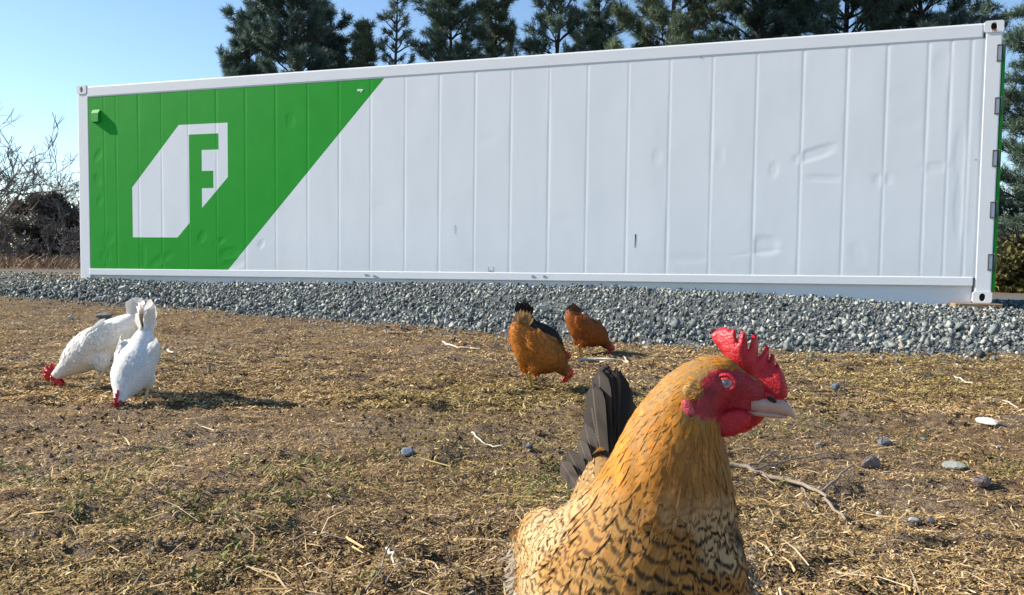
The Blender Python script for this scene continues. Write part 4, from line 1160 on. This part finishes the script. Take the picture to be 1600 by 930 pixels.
SIDE = np.array([0.0, 1.0, 0.0])
def grazing_hen(label, px, py, heading, spine, col, bar, amt, tail_col, tail, seed, shank, scale=1.0, dark=None, group=None, back_tone=1.0, fluff=1.0, tail_amt=0.0, headtilt=0.85, tail_bar=None, spread=0.3, tail_len=0.13, tail_w=0.036, var=1.0, cs=1.0):
    rs = np.random.default_rng(seed)
    g = ground_at(px, py)
    root = empty('hen', (g[0], g[1], float(gz(g[0], g[1]))), heading); tag(root, label, 'hen', group)
    root.scale = (scale,) * 3
    sp = [(x, 0, z, rw, rh) for (x, z, rw, rh) in spine]
    hx, hz = spine[-1][0], spine[-1][1]
    Fh = np.array([math.cos(headtilt), 0, -math.sin(headtilt)]); Uh = np.array([math.sin(headtilt), 0, math.cos(headtilt)])
    O = np.array([hx, 0, hz]); ax = np.stack([Fh, SIDE, Uh])
    # wings and thighs fill out the flanks
    bi = max(range(len(spine)), key=lambda i: spine[i][2]); bx_, bz_, bw, bh = spine[bi]
    x2, z2 = spine[bi - 1][0], spine[bi - 1][1]
    wt = np.array([x2 - bx_, 0, z2 - bz_]); wt /= np.linalg.norm(wt); wn = np.cross(wt, SIDE)
    wc = np.array([bx_, 0, bz_]) + wt * 0.03 - wn * 0.012 * (1 if wn[2] < 0 else -1)
    blobs = []
    for sg in (1, -1):
        blobs.append((wc + SIDE * sg * bw * 0.78, np.stack([wt, SIDE, wn]), (0.085, 0.024, 0.050)))
        blobs.append(((bx_ - 0.015, sg * 0.042, bz_ - bh * 0.80), np.eye(3), (0.036, 0.028, 0.045)))
    blobs.append((O + Fh * 0.004, ax, (0.026, 0.0165, 0.020)))
    co, polys, S, T = body_mesh(sp, blobs, 0.0062, SIDE)
    hc = (co - O) @ ax.T
    red = (hc[:, 0] > 0.002) & (hc[:, 2] < 0.016) & (np.linalg.norm(hc, axis=1) < 0.045)
    base = np.tile(np.array(col) * 0.9, (len(co), 1)); base[red] = (0.5, 0.02, 0.03)
    mesh('body', co, polys, skin_m, root, smooth=True, attrs={'Col': ('FLOAT_COLOR', base)})
    rad = lambda P, s: np.interp(s, [0, 0.6, 0.8, 1], [0.0085, 0.0085, 0.0055, 0.004]) * fluff
    def size(P, s):
        L = np.interp(s, [0, 0.2, 0.6, 0.8, 1], [0.034, 0.030, 0.030, 0.022, 0.010]); W = np.interp(s, [0, 0.6, 0.8, 1], [0.020, 0.020, 0.010, 0.005])
        return L, W, np.interp(s, [0, 0.7, 1], [0.011, 0.009, 0.003]) * (0.3 + 0.7 * var) * np.ones(len(P))
    def cf(P, s, r):
        b = np.array(col)[None] * (1.0 + var * (-0.30 + 0.40 * r.random((len(P), 1))) + var * 0.35 * (fbm(P[:, 0] * 45 + 9, P[:, 2] * 45 + P[:, 1] * 30, seed, 2)[:, None] - 0.4))
        if dark is not None:
            w = sstep(0.55, 1.0, s)[:, None] * 0.8; b = b * (1 - w) + np.array(dark)[None] * w
        return b, np.tile(np.array(bar), (len(P), 1)), np.full(len(P), amt)
    notface = lambda P: ~((((P - O) @ ax.T)[:, 0] > 0.0) & (np.linalg.norm(P - O, axis=1) < 0.045))
    plume(root, co, polys, S, T, rs, 9000, rad, size, cf, mask=notface)
    # folded wings: long flight feathers along each flank
    for sg in (1, -1):
        nF = 9; fr = np.linspace(-1, 1, nF)
        Pw = wc[None] + SIDE * sg * (bw * 0.78 + 0.019) + wn[None] * (fr[:, None] * 0.038) - wt[None] * (0.05 - 0.03 * np.abs(fr[:, None]))
        Dw = np.tile(wt, (nF, 1)) + SIDE * -sg * 0.34
        Nw = np.tile(SIDE * sg, (nF, 1)) + wn[None] * fr[:, None] * 0.25; Nw /= np.linalg.norm(Nw, axis=1)[:, None]
        b = np.array(col)[None] * back_tone * (1 + var * (-0.2 + 0.4 * rs.random((nF, 1))))
        feather_mesh(Pw, Dw, Nw, np.full(nF, 0.098), np.full(nF, 0.022), np.full(nF, 0.002), b, np.tile(np.array(bar), (nF, 1)), np.full(nF, amt), 'wing', root, 7, 'long', rs)
    # tail: an upright tent of feathers
    tb = np.array([spine[0][0], 0, spine[0][1]]); el = tail
    dirs, nr, bs = [], [], []
    for i in range(7):
        f = i / 6
        for sg in (1, -1):
            a = el + (f - 0.5) * 0.95
            dirs.append((-math.cos(a), sg * spread * (0.4 + 0.25 * f), math.sin(a))); nr.append((0.15, sg * 1.0, 0.25)); bs.append(tb + np.array([0.02, sg * 0.010, -0.025]))
    tail_feathers(root, np.array(bs), dirs, [tail_len * (0.72 + 0.25 * math.sin(i / 14 * 3.14) + 0.25 * rs.random()) for i in range(14)], tail_w, tail_col, tail_bar or bar, tail_amt, rs, nr, rows=7)
    # head furniture
    fr = (O, Fh, Uh, SIDE)
    cb = [(0.030, 0.002), (0.034, 0.018), (0.029, 0.021), (0.028, 0.036), (0.020, 0.027), (0.015, 0.044), (0.007, 0.031), (-0.001, 0.045), (-0.006, 0.031), (-0.018, 0.038), (-0.022, 0.024), (-0.012, 0.014), (0.010, 0.014)]
    cb = [(a * cs, b * cs if b > 0.015 else b) for a, b in cb]
    plate(cb, 0.006, 0.004, fr, 'comb', comb_far_m, root, tilt=lambda V: 0.10 * np.clip(V[:, 1] - 0.015, 0, 1))
    for sg in (1, -1):
        wl = [(0.012 + 0.011 * cs * math.cos(t), -0.026 - 0.008 * (cs - 1) + 0.017 * cs * math.sin(t)) for t in np.linspace(0, 6.283, 14)[:-1]]
        plate(wl, 0.005, 0.004, (O + SIDE * sg * 0.009, Fh, Uh, SIDE), 'wattle', comb_far_m, root)
        ell('eye', O + Fh * 0.010 + Uh * 0.004 + SIDE * sg * 0.0150, ax, (0.0034, 0.0022, 0.0034), eye_m, root)
    loft([(O + Fh * a + Uh * b, SIDE * w_, Uh * h_) for a, b, w_, h_ in ((0.018, -0.002, 0.008, 0.009), (0.032, -0.004, 0.006, 0.007), (0.042, -0.008, 0.003, 0.0035), (0.046, -0.012, 0.0008, 0.001))], 'beak', beak_m, root, 8)
    for sg in (1, -1): leg(root, (bx_ - 0.015, sg * 0.040, bz_ - bh * 0.85), (bx_ - 0.012 + 0.022 * sg, sg * 0.042, 0.0), np.array([1.0, 0, 0]), shank)
    return root

SP_WHITE = [(-0.150, 0.285, 0.018, 0.022), (-0.115, 0.255, 0.045, 0.045), (-0.065, 0.215, 0.068, 0.068), (-0.01, 0.180, 0.078, 0.078), (0.045, 0.150, 0.074, 0.076), (0.095, 0.115, 0.056, 0.060), (0.135, 0.083, 0.036, 0.038), (0.168, 0.060, 0.025, 0.026), (0.188, 0.046, 0.018, 0.020)]
SP_BUFF = [(-0.122, 0.290, 0.022, 0.025), (-0.104, 0.268, 0.056, 0.050), (-0.072, 0.228, 0.076, 0.070), (-0.022, 0.180, 0.096, 0.092), (0.036, 0.155, 0.094, 0.090), (0.082, 0.136, 0.070, 0.068), (0.120, 0.104, 0.040, 0.043), (0.148, 0.073, 0.027, 0.029), (0.170, 0.050, 0.019, 0.021)]
SP_CAM = [(-0.140, 0.315, 0.020, 0.024), (-0.110, 0.285, 0.040, 0.042), (-0.070, 0.235, 0.062, 0.062), (-0.01, 0.175, 0.080, 0.082), (0.045, 0.140, 0.078, 0.082), (0.095, 0.105, 0.056, 0.060), (0.130, 0.078, 0.036, 0.038), (0.158, 0.056, 0.025, 0.026), (0.172, 0.044, 0.018, 0.020)]
WH = (0.86, 0.845, 0.81)
grazing_hen('white hen pecking with its raised tail fanned, in front of the other white hen', 212, 631, R(-86), SP_CAM, WH, WH, 0.0, (0.82, 0.79, 0.74), 1.45, 21, pale_shank_m, group='white hens', tail_len=0.135, tail_w=0.075, spread=0.13, scale=0.84, var=0.2, cs=1.4)
grazing_hen('white hen stretched low with its head down, half hidden behind the other white hen', 158, 606, R(176), SP_WHITE, WH, WH, 0.0, (0.82, 0.79, 0.74), 0.95, 22, pale_shank_m, group='white hens', scale=0.99, var=0.2, tail_len=0.10, tail_w=0.06, spread=0.15, cs=1.35)
grazing_hen('plump orange hen pecking with its striped tail up, in front of a black hen', 840, 604, R(28), SP_BUFF, (0.60, 0.235, 0.040), (0.30, 0.085, 0.014), 0.6, (0.40, 0.23, 0.10), 1.75, 23, shank_m, dark=(0.22, 0.060, 0.012), scale=0.85, tail_amt=0.5, tail_bar=(0.10, 0.06, 0.035), fluff=0.95, tail_len=0.10, tail_w=0.022)
grazing_hen('small dark orange-brown hen pecking alone at the foot of the stone bank', 916, 556, R(14), SP_BUFF, (0.42, 0.125, 0.020), (0.15, 0.035, 0.008), 0.6, (0.10, 0.05, 0.03), 1.7, 24, shank_m, dark=(0.10, 0.024, 0.007), scale=0.81, tail_len=0.085)
grazing_hen('black hen mostly hidden behind the plump orange hen', 842, 568, R(-4), SP_BUFF, (0.022, 0.018, 0.018), (0.01, 0.01, 0.012), 0.2, (0.012, 0.012, 0.014), 1.6, 25, shank_m, scale=0.80, tail_len=0.135)

# ------------------------------------------------------------------ the golden speckled hen close by
def golden_hen():
    rs = np.random.default_rng(99)
    b0 = at(985, 880, 0.76); base = np.array([b0[0], b0[1], float(gz(b0[0], b0[1]))])
    root = empty('hen', base); tag(root, 'golden speckled hen with red comb, tall dark tail and barred breast, standing upright', 'hen')
    W_ = lambda px, py, d: at(px, py, d) - base
    K = [(940, 728, 0.905, 0.016, 0.016), (948, 770, 0.885, 0.036, 0.036), (957, 850, 0.83, 0.064, 0.062), (964, 912, 0.76, 0.095, 0.086), (985, 925, 0.69, 0.096, 0.090),
         (1008, 885, 0.645, 0.081, 0.078), (1032, 805, 0.625, 0.060, 0.058), (1045, 740, 0.612, 0.0475, 0.046), (1053, 690, 0.606, 0.0385, 0.038), (1066, 645, 0.603, 0.0290, 0.030), (1086, 612, 0.601, 0.0225, 0.024), (1112, 594, 0.600, 0.0185, 0.021)]
    spine = [(*W_(a, b, c), d, e) for a, b, c, d, e in K]
    th = R(20)
    F, U, S = np.array([math.cos(th), -math.sin(th), 0]), np.array([0, 0, 1.0]), np.array([-math.sin(th), -math.cos(th), 0])
    O = W_(1137, 592, 0.600); k = 0.600 / FPX
    ab = lambda px, py: ((px - 1137) * k / math.cos(th), -(py - 592) * k)
    pt = lambda px, py, s=0.0: O + F * ab(px, py)[0] + U * ab(px, py)[1] + S * (s * k)
    ax = np.stack([F, S, U])
    def tax(deg):
        a = R(deg); return np.stack([F * math.cos(a) + U * math.sin(a), S, -F * math.sin(a) + U * math.cos(a)])
    E_ = lambda px, py, ra, rs_, rb, deg=0, s=0: (pt(px, py, s), tax(deg), (ra * k, rs_ * k, rb * k))
    blobs = [E_(1128, 590, 43, 29, 37, -12), E_(1160, 603, 40, 22, 28, -25), E_(1180, 618, 30, 16, 18, -20), E_(1138, 622, 42, 23, 26, -8), E_(1165, 640, 28, 15, 13, -5),
             E_(1100, 628, 30, 27, 34, 30), E_(1118, 655, 25, 24, 26, 0), E_(1137, 592, 19, 6, 16, 0, 24)]
    # shoulders of the folded wings
    wax = np.stack([np.array([-0.25, 0.93, 0.22]), np.array([0.95, 0.28, -0.1]), np.array([0.15, -0.2, 0.97])])
    blobs.append((W_(868, 925, 0.735), wax, (0.105, 0.028, 0.062)))
    blobs.append((W_(1082, 935, 0.74), wax, (0.095, 0.030, 0.062)))
    blobs.append((W_(1040, 870, 0.615), np.eye(3), (0.060, 0.045, 0.060)))
    for sx_ in (-0.055, 0.055): blobs.append((W_(985, 905, 0.75) + np.array([sx_, 0.0, -0.085]), np.eye(3), (0.042, 0.045, 0.06)))
    lat = np.array([0.96, 0.28, 0])
    co, polys, Sp, T = body_mesh(spine, blobs, 0.0042, lat)
    HC = lambda P: ((P - O) @ np.stack([F, U, S]).T) / k * np.array([math.cos(th), -1, 1]) + np.array([1137, 592, 0])   # head coordinates: photo-pixel units
    face = np.array([(1104, 594), (1112, 578), (1128, 571), (1148, 573), (1172, 586), (1196, 606), (1215, 622), (1212, 650), (1170, 655), (1140, 655), (1118, 650), (1098, 640), (1090, 622), (1100, 610)], float)
    def in_face(P, grow=0.0):
        h = HC(P); r = np.zeros(len(P), bool); c = face.mean(0); fc = c + (face - c) * (1 + grow); j = len(fc) - 1
        for i in range(len(fc)):
            (xi, yi), (xj, yj) = fc[i], fc[j]
            r ^= ((yi > h[:, 1]) != (yj > h[:, 1])) & (h[:, 0] < (xj - xi) * (h[:, 1] - yi) / (yj - yi + 1e-12) + xi); j = i
        return r & (np.linalg.norm(P - O, axis=1) < 0.06)
    red = in_face(co)
    cols = np.tile(np.array((0.30, 0.17, 0.06)), (len(co), 1)); cols[red] = (0.42, 0.018, 0.03)
    rr = rs.random(len(co)); cols[red] *= (0.75 + 0.5 * rr[red])[:, None]
    nbr = HC(co); pinkish = red & (nbr[:, 1] > 622) & (nbr[:, 0] > 1130); cols[pinkish] = cols[pinkish] * 0.6 + np.array((0.50, 0.16, 0.15)) * 0.4
    # fleshy wrinkles of the bare face
    co2 = co + (np.sin(nbr[:, :1] * 0.7 + nbr[:, 1:2] * 0.5) * np.sin(nbr[:, 1:2] * 0.9) * 0.00045 + rs.normal(0, 0.00022, (len(co), 1))) * S * red[:, None]
    bo = mesh('body', co2, polys, skin_m, root, smooth=True, attrs={'Col': ('FLOAT_COLOR', cols)})
    bo.data.materials.append(face_m)
    bo.data.polygons.foreach_set('material_index', [int(all(red[i] for i in p)) for p in polys])

    GOLD, DEEP, TAN, CREAM, BROWN, BLACK = map(np.array, ((0.72, 0.290, 0.020), (0.42, 0.14, 0.012), (0.55, 0.34, 0.13), (0.74, 0.58, 0.34), (0.15, 0.075, 0.028), (0.028, 0.018, 0.012)))
    def px_of(P):
        q = P + base - np.array([0, 0, CAM_H]); return 800 + FPX * q[:, 0] / q[:, 1], 398 - FPX * q[:, 2] / q[:, 1] + 6
    ctr = np.array(spine[4][:3])
    def zones(P):
        hgt = P[:, 2] + base[2]
        ang = np.arctan2(P[:, 0] - ctr[0], -(P[:, 1] - ctr[1])) * 0.10
        wob = 0.030 * (fbm(P[:, 0] * 22 + 7, P[:, 2] * 22 + P[:, 1] * 18, 411, 3) - 0.5)
        nk = sstep(0.358, 0.398, hgt - 0.10 * ang + wob) * sstep(0.06, 0.0, P[:, 1] - spine[6][1])
        return hgt, ang, nk, sstep(-0.045, 0.025, ang)
    def cf(P, s, r):
        """per feather: brightness and the colour of its inner lacing; the ground colour is laid over the coat in vcol"""
        n_ = len(P); hgt, ang, nk, front = zones(P)
        big = fbm(P[:, 0] * 13 + 2, P[:, 2] * 15 + P[:, 1] * 11, 421, 3)
        bar = np.array((0.085, 0.042, 0.016)) * (1 - front[:, None]) + np.array((0.040, 0.022, 0.013)) * front[:, None]
        bar = bar * (0.6 + 0.8 * r.random((n_, 1))); bar = bar * (1 - nk[:, None]) + DEEP * 0.8 * nk[:, None]
        amt = (0.75 + 0.35 * r.random(n_)) * (0.85 + 0.30 * front + 0.50 * sstep(0.38, 0.60, big)) * (1 - nk) + 0.16 * nk
        return np.ones((n_, 3)) * (0.88 + 0.24 * r.random((n_, 1))), bar, np.clip(amt, 0, 1)
    def vcol(P, tone):
        hgt, ang, nk, front = zones(P)
        big = fbm(P[:, 0] * 13 + 2, P[:, 2] * 15 + P[:, 1] * 11, 421, 3)
        fine = fbm(P[:, 0] * 140, P[:, 2] * 60 + P[:, 1] * 90, 441, 3)
        fl, br = np.array((0.54, 0.305, 0.095)), np.array((0.37, 0.18, 0.05))
        body = fl * (1 - front[:, None]) + br * front[:, None]  # browner breast plumage, with shade on the right side painted in
        warm = sstep(0.42, 0.60, fbm(P[:, 0] * 30 + 5, P[:, 2] * 34 + P[:, 1] * 20, 425, 3))[:, None] * 0.6
        body = body * (1 - warm) + np.array((0.55, 0.25, 0.05)) * warm
        cream = sstep(0.56, 0.70, fbm(P[:, 0] * 24 + 31, P[:, 2] * 28 + P[:, 1] * 20, 451, 2))[:, None] * 0.55
        body = body * (1 - cream) + CREAM * cream
        blot = sstep(0.50, 0.62, big) * front * sstep(0.39, 0.35, hgt)
        body = body * (1 - 0.88 * blot[:, None])
        gold = GOLD * (0.70 + 0.60 * fine[:, None])
        strk = sstep(0.50, 0.72, fbm(ang * 420, P[:, 2] * 55, 461, 3))[:, None] * 0.38
        gold = gold * (1 - strk) + DEEP * 0.85 * strk
        pale = sstep(0.60, 0.74, fbm(ang * 300 + 9, P[:, 2] * 40, 471, 3))[:, None] * 0.40
        gold = gold * (1 - pale) + np.array((0.72, 0.48, 0.18)) * pale
        low = (front * sstep(0.475, 0.40, hgt))[:, None] * 0.70
        gold = gold * (1 - low) + np.array((0.34, 0.175, 0.060)) * (0.55 + 0.9 * fine[:, None]) * low
        c = body * (1 - nk[:, None]) + gold * nk[:, None]
        return np.clip(c * tone * (0.85 + 0.3 * fine[:, None]), 0, 1)
    hfn = lambda P: P[:, 2] + base[2]
    def rad(P, s):
        h = hfn(P); near = np.where(s > 0.5, np.interp(h, [0.30, 0.36, 0.41, 0.45, 0.48], [0.0082, 0.0074, 0.0044, 0.0033, 0.0023]), 0.0082)
        return near
    def size(P, s):
        h = hfn(P); f = s > 0.5
        L = np.where(f, np.interp(h, [0.30, 0.36, 0.41, 0.45, 0.48], [0.0265, 0.0245, 0.0170, 0.0125, 0.0085]), 0.0265)
        W = np.where(f, np.interp(h, [0.30, 0.36, 0.41, 0.45, 0.48], [0.0220, 0.0195, 0.0085, 0.0050, 0.0030]), 0.0220)
        return L, W, np.where(f, np.interp(h, [0.30, 0.41, 0.48], [0.0038, 0.0013, 0.0005]), 0.0038)
    def flow(P, s, D):
        h = hfn(P); up = (s > 0.5) & (h > 0.30)
        D = D.copy(); w = np.where(up, 0.35, 0.0)[:, None]
        back = np.array([-0.35, 0.55, -0.6])
        return D * (1 - w) + w * back + rs.normal(0, 0.05, D.shape)
    ear = lambda P: ((np.hypot(HC(P)[:, 0] - 1097, HC(P)[:, 1] - 603) < 14) | (np.hypot(HC(P)[:, 0] - 1090, HC(P)[:, 1] - 630) < 11)) & (np.linalg.norm(P - O, axis=1) < 0.06)
    plume(root, co, polys, Sp, T, rs, 70000, rad, size, cf, vcol=vcol, rows=9, mask=lambda P: ~ear(P) & ~in_face(P, 0.05) & ~((HC(P)[:, 0] > 1150) & (np.linalg.norm(P - O, axis=1) < 0.06)) & (P[:, 2] + base[2] > 0.12), flow=flow)
    # wispy filaments that soften the outline
    def rad2(P, s): return rad(P, s) * 1.25
    def size2(P, s):
        L, W, l = size(P, s); return L * 1.05, W * 0.20, l * 2.0
    plume(root, co, polys, Sp, T, rs, 24000, rad2, size2, cf, vcol=vcol, shape='hackle', mask=lambda P: ~in_face(P, 0.08) & ~((HC(P)[:, 0] > 1130) & (np.linalg.norm(P - O, axis=1) < 0.06)) & (P[:, 2] + base[2] > 0.2), name='filaments', flow=flow)

    # comb
    CB = [(1221, 614), (1221, 600), (1217, 584), (1212, 574), (1207, 564), (1204, 563), (1203, 568), (1202, 553), (1197, 549), (1195, 555), (1194, 562), (1194, 541), (1189, 536), (1186, 545), (1182, 552), (1179, 555), (1178, 526), (1174, 518), (1170, 521), (1167, 538), (1165, 544), (1163, 522), (1159, 515), (1154, 518), (1152, 526), (1150, 533),
          (1146, 512), (1138, 516), (1132, 511), (1124, 513), (1116, 518), (1110, 525), (1113, 533), (1117, 540), (1125, 549), (1136, 562), (1160, 580), (1176, 596), (1188, 610), (1198, 622), (1210, 624)]
    plate([ab(*p) for p in CB], 0.0075, 0.0021, (O, F, U, S), 'comb', comb_m, root, tilt=lambda V: 0.006 * np.sin(V[:, 0] * 160) * np.clip(V[:, 1] / 0.03, 0, 1) - 0.10 * np.clip(V[:, 1] - 0.01, 0, 1), rough=0.00012)
    wn_ = [(1115, 660), (1119, 671), (1127, 677), (1137, 680), (1150, 677), (1163, 669), (1171, 657), (1174, 642), (1160, 634), (1142, 635), (1124, 644)]
    plate([ab(*p) for p in wn_], 0.0062, 0.0022, (O + S * 0.0085, F, U, S), 'wattle', comb_m, root, tilt=lambda V: 0.12 * (-V[:, 1] - 0.02), rough=0.0001)
    wf_ = [(1146, 672), (1154, 680), (1160, 680), (1172, 672), (1184, 661), (1191, 651), (1189, 642), (1174, 638), (1158, 642)]
    plate([ab(*p) for p in wf_], 0.0060, 0.0022, (O - S * 0.0085, F, U, S), 'wattle', comb_m, root, rough=0.0001)
    # eye with its lids
    hcv = HC(co)
    def surf(px, py, sg, r=5):
        w = (np.hypot(hcv[:, 0] - px, hcv[:, 1] - py) < r) & (np.linalg.norm(co - O, axis=1) < 0.08)
        return float(np.max(hcv[w, 2] * sg)) if w.any() else 22.0
    for sg in (1, -1):
        c = O + S * sg * (surf(1137, 592, sg) * k - 0.0017)
        tv = sphere_tpl(24, 16)
        disc = np.stack([tv[0][:, 0] - 0.10, tv[0][:, 2] - 0.02, np.zeros(len(tv[0]))], 1)
        e = ell('eye', c, np.stack([F, S * sg, U]), (0.0062, 0.0036, 0.0052), milky_m, root, {'disc': ('FLOAT_VECTOR', disc)}, tv)
        m_ = MB(); m_.tube([c + S * sg * 0.0016 + F * 0.0067 * math.cos(t) + U * 0.0056 * math.sin(t) for t in np.linspace(0, 6.283, 25)], 0.0015, 8, False)
        m_.build('eyelid', comb_m, e, True)
        lid = np.array([v for v in tv[0]]); lid[:, 2] = np.where(lid[:, 2] > 0.38, lid[:, 2], 0.38)
        mesh('upper_eyelid', (lid * np.array((0.0067, 0.0040, 0.0056))) @ np.stack([F, S * sg, U]) + c, tv[1], face_m, e, smooth=True)
        ell('earlobe', pt(1089, 630, (surf(1089, 630, sg) + 1) * sg), tax(-60), (0.0068, 0.0016, 0.0040), lobe_m, root, tpl=sphere_tpl(18, 12))
    # tan ear coverts: a tight tuft of hair-like feathers
    for sg in (1, -1):
        c = pt(1097, 603, (surf(1097, 603, sg) + 5) * sg); n_ = 520
        v = rs.normal(size=(n_, 3)); v /= np.linalg.norm(v, axis=1)[:, None]; v = v[(v @ (S * sg)) > -0.2]; n_ = len(v)
        P = c + v * np.array([0.0066, 0.0058, 0.0066])
        o = feather_mesh(P, np.tile(-F * 0.9 - U * 0.15, (n_, 1)) + rs.normal(0, 0.15, (n_, 3)), v, np.full(n_, 0.0062), np.full(n_, 0.0016), np.full(n_, 0.0008), np.tile(np.array((0.62, 0.39, 0.13)), (n_, 1)) * (0.75 + 0.5 * rs.random((n_, 1))), np.tile(DEEP, (n_, 1)), np.full(n_, 0.2), 'ear_tuft', root, 5, 'hackle', rs)
        o['kind'] = 'stuff'
    # beak
    q = lambda px, py, w, h: (pt(px, py), S * w * k, U * h * k)
    up = loft([q(1172, 628, 17, 14), q(1190, 628, 15, 14), q(1203, 628, 12, 13.5), q(1213, 630, 9.5, 12), q(1221, 633, 7, 10), (pt(1227, 637), S * 4.5 * k, U * 7.5 * k), (pt(1230.5, 642), S * 2.6 * k, U * 5 * k), (pt(1232, 647), S * 1.0 * k, U * 2 * k)], 'beak', beak_m, root, 20)
    loft([q(1165, 641, 14, 6), q(1185, 642, 12, 5.5), q(1204, 643.5, 9, 4.8), q(1215, 644.5, 6, 3.6), q(1222, 645, 2.5, 1.6)], 'lower_beak', beak_m, up, 16)
    for sg in (1, -1): ell('nostril', pt(1200, 618, 12.0 * sg), tax(-28), (0.0040, 0.0012, 0.0017), nostril_m, up)
    ell('beak_cere', pt(1196, 614, 0), tax(-30), (13 * k, 12.5 * k, 8 * k), comb_m, up)
    # tail
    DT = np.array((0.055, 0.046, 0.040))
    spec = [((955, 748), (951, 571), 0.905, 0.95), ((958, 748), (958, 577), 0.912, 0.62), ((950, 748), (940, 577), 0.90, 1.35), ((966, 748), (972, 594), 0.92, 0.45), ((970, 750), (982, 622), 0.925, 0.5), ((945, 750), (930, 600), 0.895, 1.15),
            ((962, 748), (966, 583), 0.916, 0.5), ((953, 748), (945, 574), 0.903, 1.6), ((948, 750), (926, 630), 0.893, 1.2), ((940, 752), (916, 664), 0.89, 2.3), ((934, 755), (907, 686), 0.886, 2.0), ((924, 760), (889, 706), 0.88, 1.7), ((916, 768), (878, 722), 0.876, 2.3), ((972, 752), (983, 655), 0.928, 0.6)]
    for i, (a, b_, d_, tn) in enumerate(spec):
        A, B = W_(a[0], a[1] + 14, d_), W_(b_[0], b_[1], d_ + 0.03)
        L = float(np.linalg.norm(B - A)) * 1.03
        right = b_[0] > 955
        nn = (np.array([0.35, -0.9, 0.1]) if right else np.array([-0.62, -0.76, 0.1])) + rs.normal(0, 0.12, 3)
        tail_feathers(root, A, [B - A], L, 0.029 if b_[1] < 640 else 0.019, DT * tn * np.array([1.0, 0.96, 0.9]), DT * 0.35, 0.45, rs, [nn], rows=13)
    # soft grey down showing at the edges of flank and thigh
    for (px, py, d_, n_, sg) in ((806, 905, 0.785, 240, -1), (1172, 910, 0.765, 240, 1)):
        c = W_(px, py, d_); n0 = np.array([sg * 0.9, -0.4, 0.0]); n0 /= np.linalg.norm(n0)
        P = c + rs.normal(0, 1, (n_, 3)) * np.array([0.003, 0.014, 0.018])
        D = np.array([sg * 0.35, 0.55, -0.75]) + rs.normal(0, 0.22, (n_, 3))
        o = feather_mesh(P, D, np.tile(n0, (n_, 1)) + rs.normal(0, 0.3, (n_, 3)), np.full(n_, 0.016), np.full(n_, 0.0022), np.full(n_, 0.002), np.tile(np.array((0.40, 0.34, 0.26)), (n_, 1)) * (0.7 + 0.6 * rs.random((n_, 1))), np.tile(np.array((0.22, 0.18, 0.14)), (n_, 1)), np.full(n_, 0.4), 'down', root, 5, 'hackle', rs)
        o['kind'] = 'stuff'
    fw = np.array([0.28, -0.96, 0])
    for sx_ in (-0.05, 0.05):
        hp = W_(985, 905, 0.75) + np.array([sx_, 0, -0.09]); ft = hp.copy(); ft[2] = float(gz(base[0] + ft[0], base[1] + ft[1])) - base[2]
        leg(root, hp, ft, fw, shank_m, 1.25)
golden_hen()
